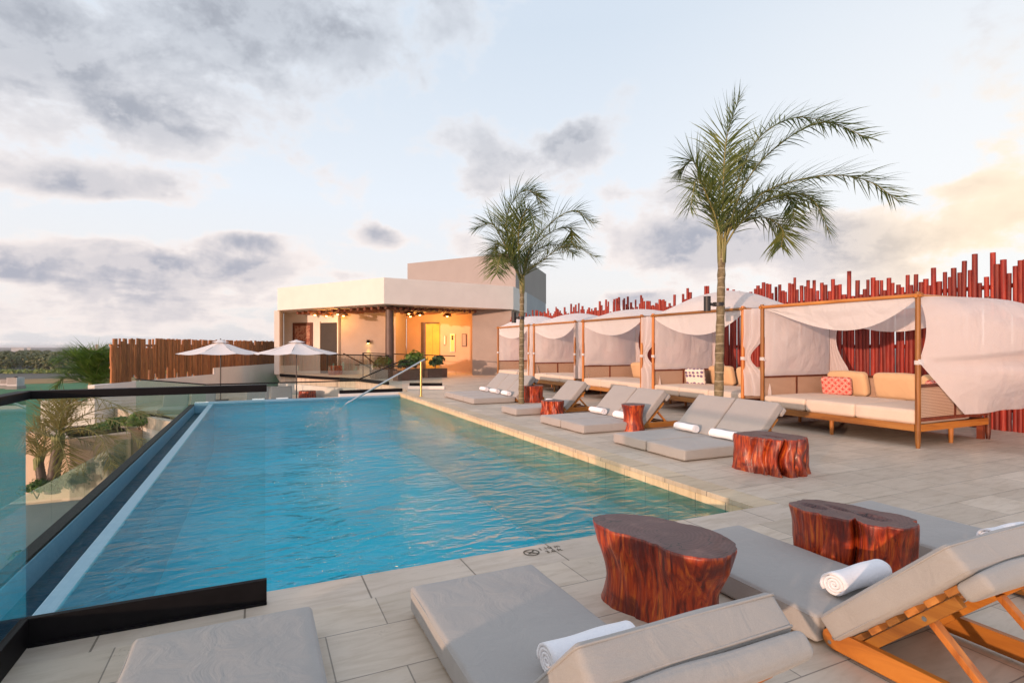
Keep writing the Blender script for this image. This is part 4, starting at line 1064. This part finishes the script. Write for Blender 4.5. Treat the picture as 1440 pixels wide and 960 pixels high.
# big foreground stump: pear shaped top, narrow waist, spreading foot
o1 = interp_outline([(-.18, .48), (.06, .36), (.20, .14), (.28, -.08), (.22, -.34), (.02, -.46), (-.16, -.34), (-.20, -.12), (-.25, .06), (-.31, .26), (-.28, .42)])
stump('stump_table', (2.02, 2.34, 0), lambda th: o1(th)*.87, .44, 'big pear shaped polished red stump table in the foreground', 0, flare=lambda t: .86-.10*math.sin(math.pi*min(1, t*1.3))+.14*t**2, seed=2.2, fl=.30)
o2 = interp_outline([(-.20, .40), (.02, .40), (.16, .22), (.20, .0), (.26, -.22), (.14, -.34), (-.08, -.33), (-.18, -.16), (-.23, .02), (-.28, .16), (-.26, .32)])
stump('stump_table', (3.42, 2.20, 0), lambda th: o2(th)*.86, .40, 'cracked brown stump table with a jagged hollow between the foreground loungers', 0, flare=lambda t: .88+.12*t, seed=5.1, fl=.38,
      cracks=((math.radians(205), .6, .10), (math.radians(250), .14, .10), (math.radians(150), .16, .07), (math.radians(300), .1, .08), (math.radians(215), .18, .05)), holes=((.02, -.08, .05, .11), (-.10, .22, .04, .09), (.0, .12, .03, .08)))
o3 = interp_outline([(-.22, .34), (.0, .36), (.22, .28), (.28, .0), (.26, -.26), (.02, -.36), (-.20, -.30), (-.27, -.05), (-.28, .18)])
stump('stump_table', (5.46, 4.52, 0), o3, .41, 'orange red split stump table, deeply grooved, at the foot of the nearest lounger pair', R(8), flare=lambda t: 1.06-.08*t, seed=9.3, fl=.42,
      cracks=((math.radians(235), .5, .07), (math.radians(205), .2, .08), (math.radians(262), .16, .06), (math.radians(170), .2, .08), (math.radians(290), .12, .07)), holes=((-.05, -.05, .05, .16),))
stump('stump_table', (5.92, 7.72, 0), lobes(.205, (.04, 2, .5)), .45, 'dark red hourglass shaped round stool by the pool side loungers', 0, waist=.20, seed=3.3, fl=.12)
stump('stump_table', (5.62, 10.02, 0), lobes(.23, (.06, 3, .5), (.04, 5, 1)), .32, 'small orange striped stump table beside the single lounger', 0, seed=7.3, fl=.6, cracks=((R(220), .25, .12), (R(260), .2, .08), (R(190), .2, .06)))
stump('stump_table', (6.55, 12.75, 0), lobes(.27, (.05, 2, .3), (.04, 3, 1)), .43, 'bright red stump table just right of the smaller palm trunk', 0, seed=8.3, fl=.35, waist=.06)
x, y = atd(472, 28.2); stump('stump_table', (x, y, 0), lobes(.36, (.05, 3, .3)), .46, 'small brown stump seat in front of the dark pavilion door', 0, seed=1.3, fl=.3)
x, y = atd(432, 23.5); stump('stump_table', (x, y, -.75), lobes(.34, (.05, 3, .3)), .30, 'low brown stump on the sun terrace right of the second parasol pole', 0, seed=1.9, fl=.3)

# ================================================================ PARASOLS
def parasol_proto():
    u_ = empty('parasol'); H_ = 2.42; Rr = 1.62; drop = .50; n = 8
    m = MB()
    corners = [Vector((Rr*math.cos(2*math.pi*(k+.5)/n), Rr*math.sin(2*math.pi*(k+.5)/n), H_-drop)) for k in range(n)]; top = Vector((0, 0, H_))
    seg = 10
    for k in range(n):
        a, b = corners[k], corners[(k+1) % n]
        def pt(i, j):
            t = i/seg; s = j/6; p = top.lerp(a.lerp(b, s), t); sag = .05*math.sin(math.pi*s)*t+.05*math.sin(math.pi*t)
            p.z -= sag*.9; p.xy = p.xy*(1-.035*math.sin(math.pi*s)*t); return p
        vs = [pt(i, j) for i in range(seg+1) for j in range(7)]
        m.add(vs, [(i*7+j, (i+1)*7+j, (i+1)*7+j+1, i*7+j+1) for i in range(seg) for j in range(6)], smooth=False)
    m.build('canopy', M['umbrella'], u_)
    m = MB(); n2 = 8
    for k in range(n2):
        a0, a1 = 2*math.pi*(k+.5)/n2, 2*math.pi*(k+1.5)/n2
        m.add([(0, 0, H_+.055), (.34*math.cos(a0), .34*math.sin(a0), H_-.055), (.34*math.cos(a1), .34*math.sin(a1), H_-.055)], [(0, 1, 2)])
    m.build('vent', M['umbrella'], u_)
    MB().tube([(0, 0, .0), (0, 0, H_+.02)], .024, 12).build('pole', M['pole_steel'], u_); MB().tube([(0, 0, H_+.05), (0, 0, H_+.10)], [.03, .015], 10).build('finial', M['pole_steel'], u_)
    MB().box((-.28, -.28, 0), (.28, .28, .06)).build('base', M['pole_steel'], u_, .01)
    for k in range(n):
        m = MB().bar((0, 0, H_-.06), corners[k]-Vector((0, 0, .04)), .014, .02); m.build('rib', M['pole_steel'], u_)
    return u_
up = parasol_proto(); up.location = (-1.33, 24.9, -.75); tag(up, 'white octagonal parasol on the left, in front of the brown log fence', 'parasol', 'parasols on the sun terrace')
u2 = copy_tree(up); u2.location = (1.44, 23.6, -.75); u2.rotation_euler = (0, 0, .2); tag(u2, 'white octagonal parasol on the right, in front of the pavilion porch', 'parasol', 'parasols on the sun terrace')

# ================================================================ PALMS
def cat(pts, n):
    P_ = [Vector(p) for p in pts]; P_ = [P_[0]*2-P_[1]]+P_+[P_[-1]*2-P_[-2]]; out = []
    m = len(P_)-3
    for k in range(n+1):
        s = min(m-1e-6, m*k/n); i = int(s); t = s-i; a, b, c, d_ = P_[i:i+4]
        out.append(.5*((2*b)+(c-a)*t+(2*a-5*b+4*c-d_)*t*t+(-a+3*b-3*c+d_)*t**3))
    return out
def frond(pts, L, wind, mat, parent, seed, npair=46, droop=.55, start=.16, wd=.020, rw=.016, dens=2):
    rg = random.Random(seed); n = 40; P_ = cat(pts, n); m = MB()
    m.tube(P_, [rw*(1-.85*k/n)+.003 for k in range(n+1)], 6, mi=1)
    total = sum((P_[i+1]-P_[i]).length for i in range(n)); W = Vector(wind)
    for k in range(npair*dens):
        f = start+(1-start)*(k+.5)/(npair*dens); idx = min(n-1, int(f*n)); p = P_[idx].lerp(P_[idx+1], f*n-idx); T_ = (P_[idx+1]-P_[idx]).normalized()
        side = T_.cross(Vector((0, 0, 1)))
        if side.length < .15: side = T_.cross(Vector((.4, .9, 0)))
        side.normalize(); up_ = side.cross(T_)
        g = (f-start)/(1-start); ll = L*(.45+.62*math.sin(math.pi*min(1, .2+g*.6)))*(1-.45*g**4)*rg.uniform(.75, 1.15)
        s = 1 if k % 2 else -1
        lift = rg.uniform(-.35, .55)
        dr = (side*s*rg.uniform(.55, 1.0)+T_*rg.uniform(.55, 1.0)+up_*lift).normalized()
        c = p.copy(); d_ = dr; wv = wd*rg.uniform(.7, 1.2); nrm = (up_+Vector((rg.uniform(-.5, .5), rg.uniform(-.5, .5), rg.uniform(-.2, .5)))).normalized()
        vs = []; sg = 4
        for q in range(sg+1):
            t = q/sg; lat = d_.cross(nrm)
            if lat.length < .1: lat = d_.cross(Vector((1, 0, 0)))
            lat.normalize(); w_ = wv*(1-t**1.6)*(.55+.45*min(1, t*5))
            vs += [c-lat*w_/2*2, c+lat*w_/2*2] if q < sg else [c]
            c = c+d_*ll/sg; d_ = (d_+Vector((0, 0, -droop))*.30*(t+.3)+W*.22*(t+.3)).normalized()
        fs = [(2*q, 2*q+1, 2*q+3, 2*q+2) for q in range(sg-1)]+[(2*sg-2, 2*sg-1, 2*sg)]
        m.add(vs, fs, mi=0, smooth=True)
    return m.build('frond', [mat, M['petiole']], parent)
CR = Vector((math.cos(R(25)), -math.sin(R(25)), 0)); CF = Vector((math.sin(R(25)), math.cos(R(25)), 0))
def palm(name, base, z_crown, lean, fronds, r0, r1, label, scale_px, crown_px, leaf_mat, L, seed, wind, trunkmat=None, droop=.55, npair=46, group='palm trees', hairy=False, wd=.020):
    e_ = empty(name, base, 0, label, 'palm tree', group)
    top = Vector((0, 0, z_crown-base[2]))+CR*lean
    pts = cat([(0, 0, 0), top*.33+CR*lean*-.1, top*.7, top], 24)
    b = MB(); rr = [r1+(r0-r1)*(1-k/24)**1.4+ .006*math.sin(k*2.6) for k in range(25)]; rr[0] *= 1.15
    b.tube(pts, rr, 18); b.build('trunk', trunkmat or M['trunk'], e_)
    # crownshaft / leaf bases
    b = MB(); rg = random.Random(seed+50)
    for k in range(12):
        a = k*2.4; q = Vector((math.cos(a), math.sin(a), 0))
        b.tube([top+q*r1*.8-Vector((0, 0, .25)), top+q*r1*.9+Vector((0, 0, .05)), top+q*r1*.9*rg.uniform(.6, 1.6)+Vector((0, 0, rg.uniform(.5, 1)*min(.5, r1*5 if r1 < .08 else .16)))], [r1*.35, r1*.4, .01], 6)
    b.build('leaf_bases', M['petiole'], e_)
    for i, (pl, dep) in enumerate(fronds):
        P_ = [top+Vector((0, 0, -.05))]
        n = len(pl)
        for j, (px_, py_) in enumerate(pl):
            P_.append(top+CR*((px_-crown_px[0])*scale_px)+Vector((0, 0, (crown_px[1]-py_)*scale_px))+CF*(dep*((j+1)/n)))
        frond(P_, L*(1.0 if dep is not None else 1), wind, leaf_mat, e_, seed*100+i, npair, droop, wd=wd)
    return e_
s2 = 9.95/769
palm('palm_tree', (7.6, 7.42, 0), 3.22, .06, [
 ([(1017, 270), (1020, 200), (1036, 145)], -.2), ([(1033, 279), (1066, 201), (1120, 166), (1182, 172)], .1), ([(1043, 269), (1082, 218), (1142, 186), (1198, 212)], -.5),
 ([(1036, 311), (1082, 270), (1157, 252), (1213, 260), (1256, 290)], -.2), ([(1036, 320), (1074, 288), (1115, 292), (1134, 344)], -.8), ([(1031, 320), (1068, 290), (1124, 272), (1180, 283)], .5),
 ([(1010, 320), (996, 285), (978, 258), (968, 300)], -.2), ([(1006, 300), (992, 250), (981, 222), (966, 235)], .3), ([(1020, 290), (1030, 240), (1060, 205), (1085, 215)], .9),
 ([(1040, 300), (1090, 262), (1140, 262), (1160, 300)], 1.0), ([(1036, 318), (1080, 305), (1110, 320), (1112, 345)], .3)],
 .088, .066, 'taller palm tree with a black speaker on its trunk, in front of the cabanas', s2, (1017, 352), M['frond'], .72, 2, (.35, -.10, .0), npair=96, wd=.0125)
s1 = 13.9/769
palm('palm_tree', (6.09, 12.5, 0), 3.05, .02, [
 ([(716, 350), (712, 305), (735, 272), (765, 285)], -.2), ([(720, 345), (724, 300), (748, 268), (768, 300)], .3), ([(740, 362), (764, 325), (802, 300), (832, 318)], -.2), ([(744, 356), (775, 325), (803, 318), (806, 340)], .5),
 ([(738, 385), (758, 372), (795, 350), (834, 368)], -.5), ([(718, 365), (705, 340), (690, 318), (668, 325)], -.2), ([(722, 372), (712, 352), (698, 340), (690, 360)], .5), ([(728, 350), (730, 320), (742, 305), (752, 345)], -.8),
 ([(742, 366), (762, 345), (790, 340), (812, 350)], .9), ([(720, 375), (708, 365), (702, 370), (698, 392)], -.7)],
 .072, .056, 'smaller palm tree rising beside the three far loungers', s1, (733, 400), M['frond'], .76, 3, (.32, -.10, .0), npair=88, wd=.013)
# palms on the garden terrace, bent by the wind
sL = 14.6/769
palm('leaning_palm', (*atd(74, 14.6), -2.45), -1.02, .15, [
 ([(90, 590), (110, 568), (150, 566)], -.5), ([(92, 585), (120, 560), (165, 575), (190, 588)], .3), ([(90, 600), (125, 588), (170, 592), (205, 622)], -.2), ([(95, 605), (130, 600), (160, 615), (180, 650)], -.6),
 ([(78, 590), (85, 568), (110, 552)], .4), ([(72, 600), (62, 580), (58, 560)], .2), ([(66, 610), (52, 600), (44, 625)], -.3), ([(90, 620), (105, 640), (120, 665)], -.5), ([(100, 590), (140, 575), (180, 580), (225, 592)], .6),
 ([(85, 585), (95, 562), (125, 556)], -.1), ([(92, 608), (120, 612), (140, 632)], .8)],
 .16, .12, 'wind bent palm with brownish fronds outside the glass rail', sL, (80, 617), M['frond_dry'], .75, 5, (.75, -.25, -.1), M['bronze'], .6, 52, 'garden palms', wd=.011)
palm('leaning_palm', (*atd(60, 14.9), -2.45), -1.65, -.10, [
 ([(68, 625), (70, 600), (90, 585)], 0), ([(55, 640), (45, 620), (38, 640)], .2), ([(70, 640), (92, 630), (110, 640)], -.3), ([(58, 632), (52, 612), (56, 590)], .1), ([(72, 636), (100, 618), (130, 630)], .2)],
 .13, .10, 'short second palm trunk left of the wind bent palm', sL, (60, 650), M['frond_dry'], .55, 6, (.6, -.2, -.1), M['bronze'], .7, 40, 'garden palms', wd=.011)
sM = 26/769
palm('garden_palm', (-6.95, 31.9, -4.3), -.35, 0, [
 ([(125, 530), (118, 510), (112, 500)], 0), ([(130, 520), (132, 505), (138, 497)], .5), ([(142, 530), (152, 512), (170, 505)], -.5), ([(145, 535), (165, 525), (192, 530)], .3), ([(122, 535), (105, 522), (92, 525)], .4), ([(142, 525), (160, 508), (150, 502)], .9),
 ([(148, 540), (170, 535), (186, 545)], -.8), ([(120, 540), (105, 535), (95, 548)], -.6), ([(135, 522), (145, 503), (160, 500)], -.9), ([(128, 522), (120, 505), (104, 510)], -1.0), ([(140, 540), (160, 540), (175, 552)], -1.2)],
 .30, .22, 'upright green palm in front of the golf lawn', sM, (137, 545), M['shrub'], 1.1, 8, (.25, 0, 0), None, .5, 90, 'garden palms', wd=.02)

# speakers / spotlights strapped to the palms
for (bx, by, z, r, lb) in ((7.6, 7.42, 2.22, .085, 'black cylinder speaker strapped to the taller palm trunk'), (6.09, 12.5, 2.18, .07, 'black cylinder speaker strapped to the smaller palm trunk')):
    side = -CR; e_ = empty('palm_speaker', (bx+side.x*(r+.12), by+side.y*(r+.12), z), R(-25), lb, 'speaker', 'speakers strapped to the palms')
    MB().tube([(0, 0, -.13), (0, 0, .14)], [.062, .062], 18).build('housing', M['rubber'], e_, .0); MB().bar((.05, 0, 0), (.14, 0, -.02), .05, .05).build('bracket', M['rubber'], e_)
    b = MB(); b.tube([(r+.12, 0, -.04), (r+.12, 0, .03)], r+.012, 20); b.build('strap', M['rubber'], e_)

# ================================================================ DEPTH MARKER carved in the coping
e_ = empty('depth_marker', (1.72, 3.36, .002), 0, 'round no diving mark with 1.10 m and 3.6 ft on the near coping', 'marking')
def ring(m, cx_, cy_, r0, r1, n=40):
    vs = [(cx_+r*math.cos(2*math.pi*k/n), cy_+r*math.sin(2*math.pi*k/n), .0012) for r in (r0, r1) for k in range(n)]
    m.add(vs, [(k, (k+1) % n, n+(k+1) % n, n+k) for k in range(n)])
M['ink'] = basic('dark_engraving', (.10, .085, .06), .8, .1, 30)
m = MB(); ring(m, .03, .07, .058, .048); m.bar((-.006, .106, .002), (.066, .034, .002), .008, .001); m.build('no_diving_symbol', M['ink'], e_)
m = MB(); m.bar((.0, .055, .001), (.05, .085, .001), .010, .001); ring(m, .055, .095, .0085, .0, 14); m.bar((.01, .048, .001), (.06, .048, .001), .004, .001); m.build('diver_symbol', M['ink'], e_)
for txt, x, y, s in (('1.10 m', .10, .078, .062), ('3.6 ft', .125, .014, .062)):
    cu = bpy.data.curves.new('txt', 'FONT'); cu.body = txt; cu.size = s; cu.extrude = .0004
    to = bpy.data.objects.new('txt', cu); col.objects.link(to); bpy.context.view_layer.update()
    me = bpy.data.meshes.new_from_object(to.evaluated_get(bpy.context.evaluated_depsgraph_get())); me.materials.clear(); me.materials.append(M['ink'])
    bpy.data.objects.remove(to); o = bpy.data.objects.new('lettering', me); link(o, e_); o.location = (x, y, .001)

# thin sea-side air over the plain
mh = bpy.data.materials.new('haze'); mh.use_nodes = True; mh.node_tree.nodes.clear()
pv = mh.node_tree.nodes.new('ShaderNodeVolumePrincipled'); pv.inputs['Color'].default_value = (.86, .88, .92, 1); pv.inputs['Density'].default_value = .00011; pv.inputs['Anisotropy'].default_value = .2
ho = mh.node_tree.nodes.new('ShaderNodeOutputMaterial'); mh.node_tree.links.new(pv.outputs[0], ho.inputs['Volume'])
tag(MB().box((-9100, -3100, -13.0), (9100, 10100, 9.5)).build('haze', mh), kind='stuff', label='thin pale haze over the far plain')
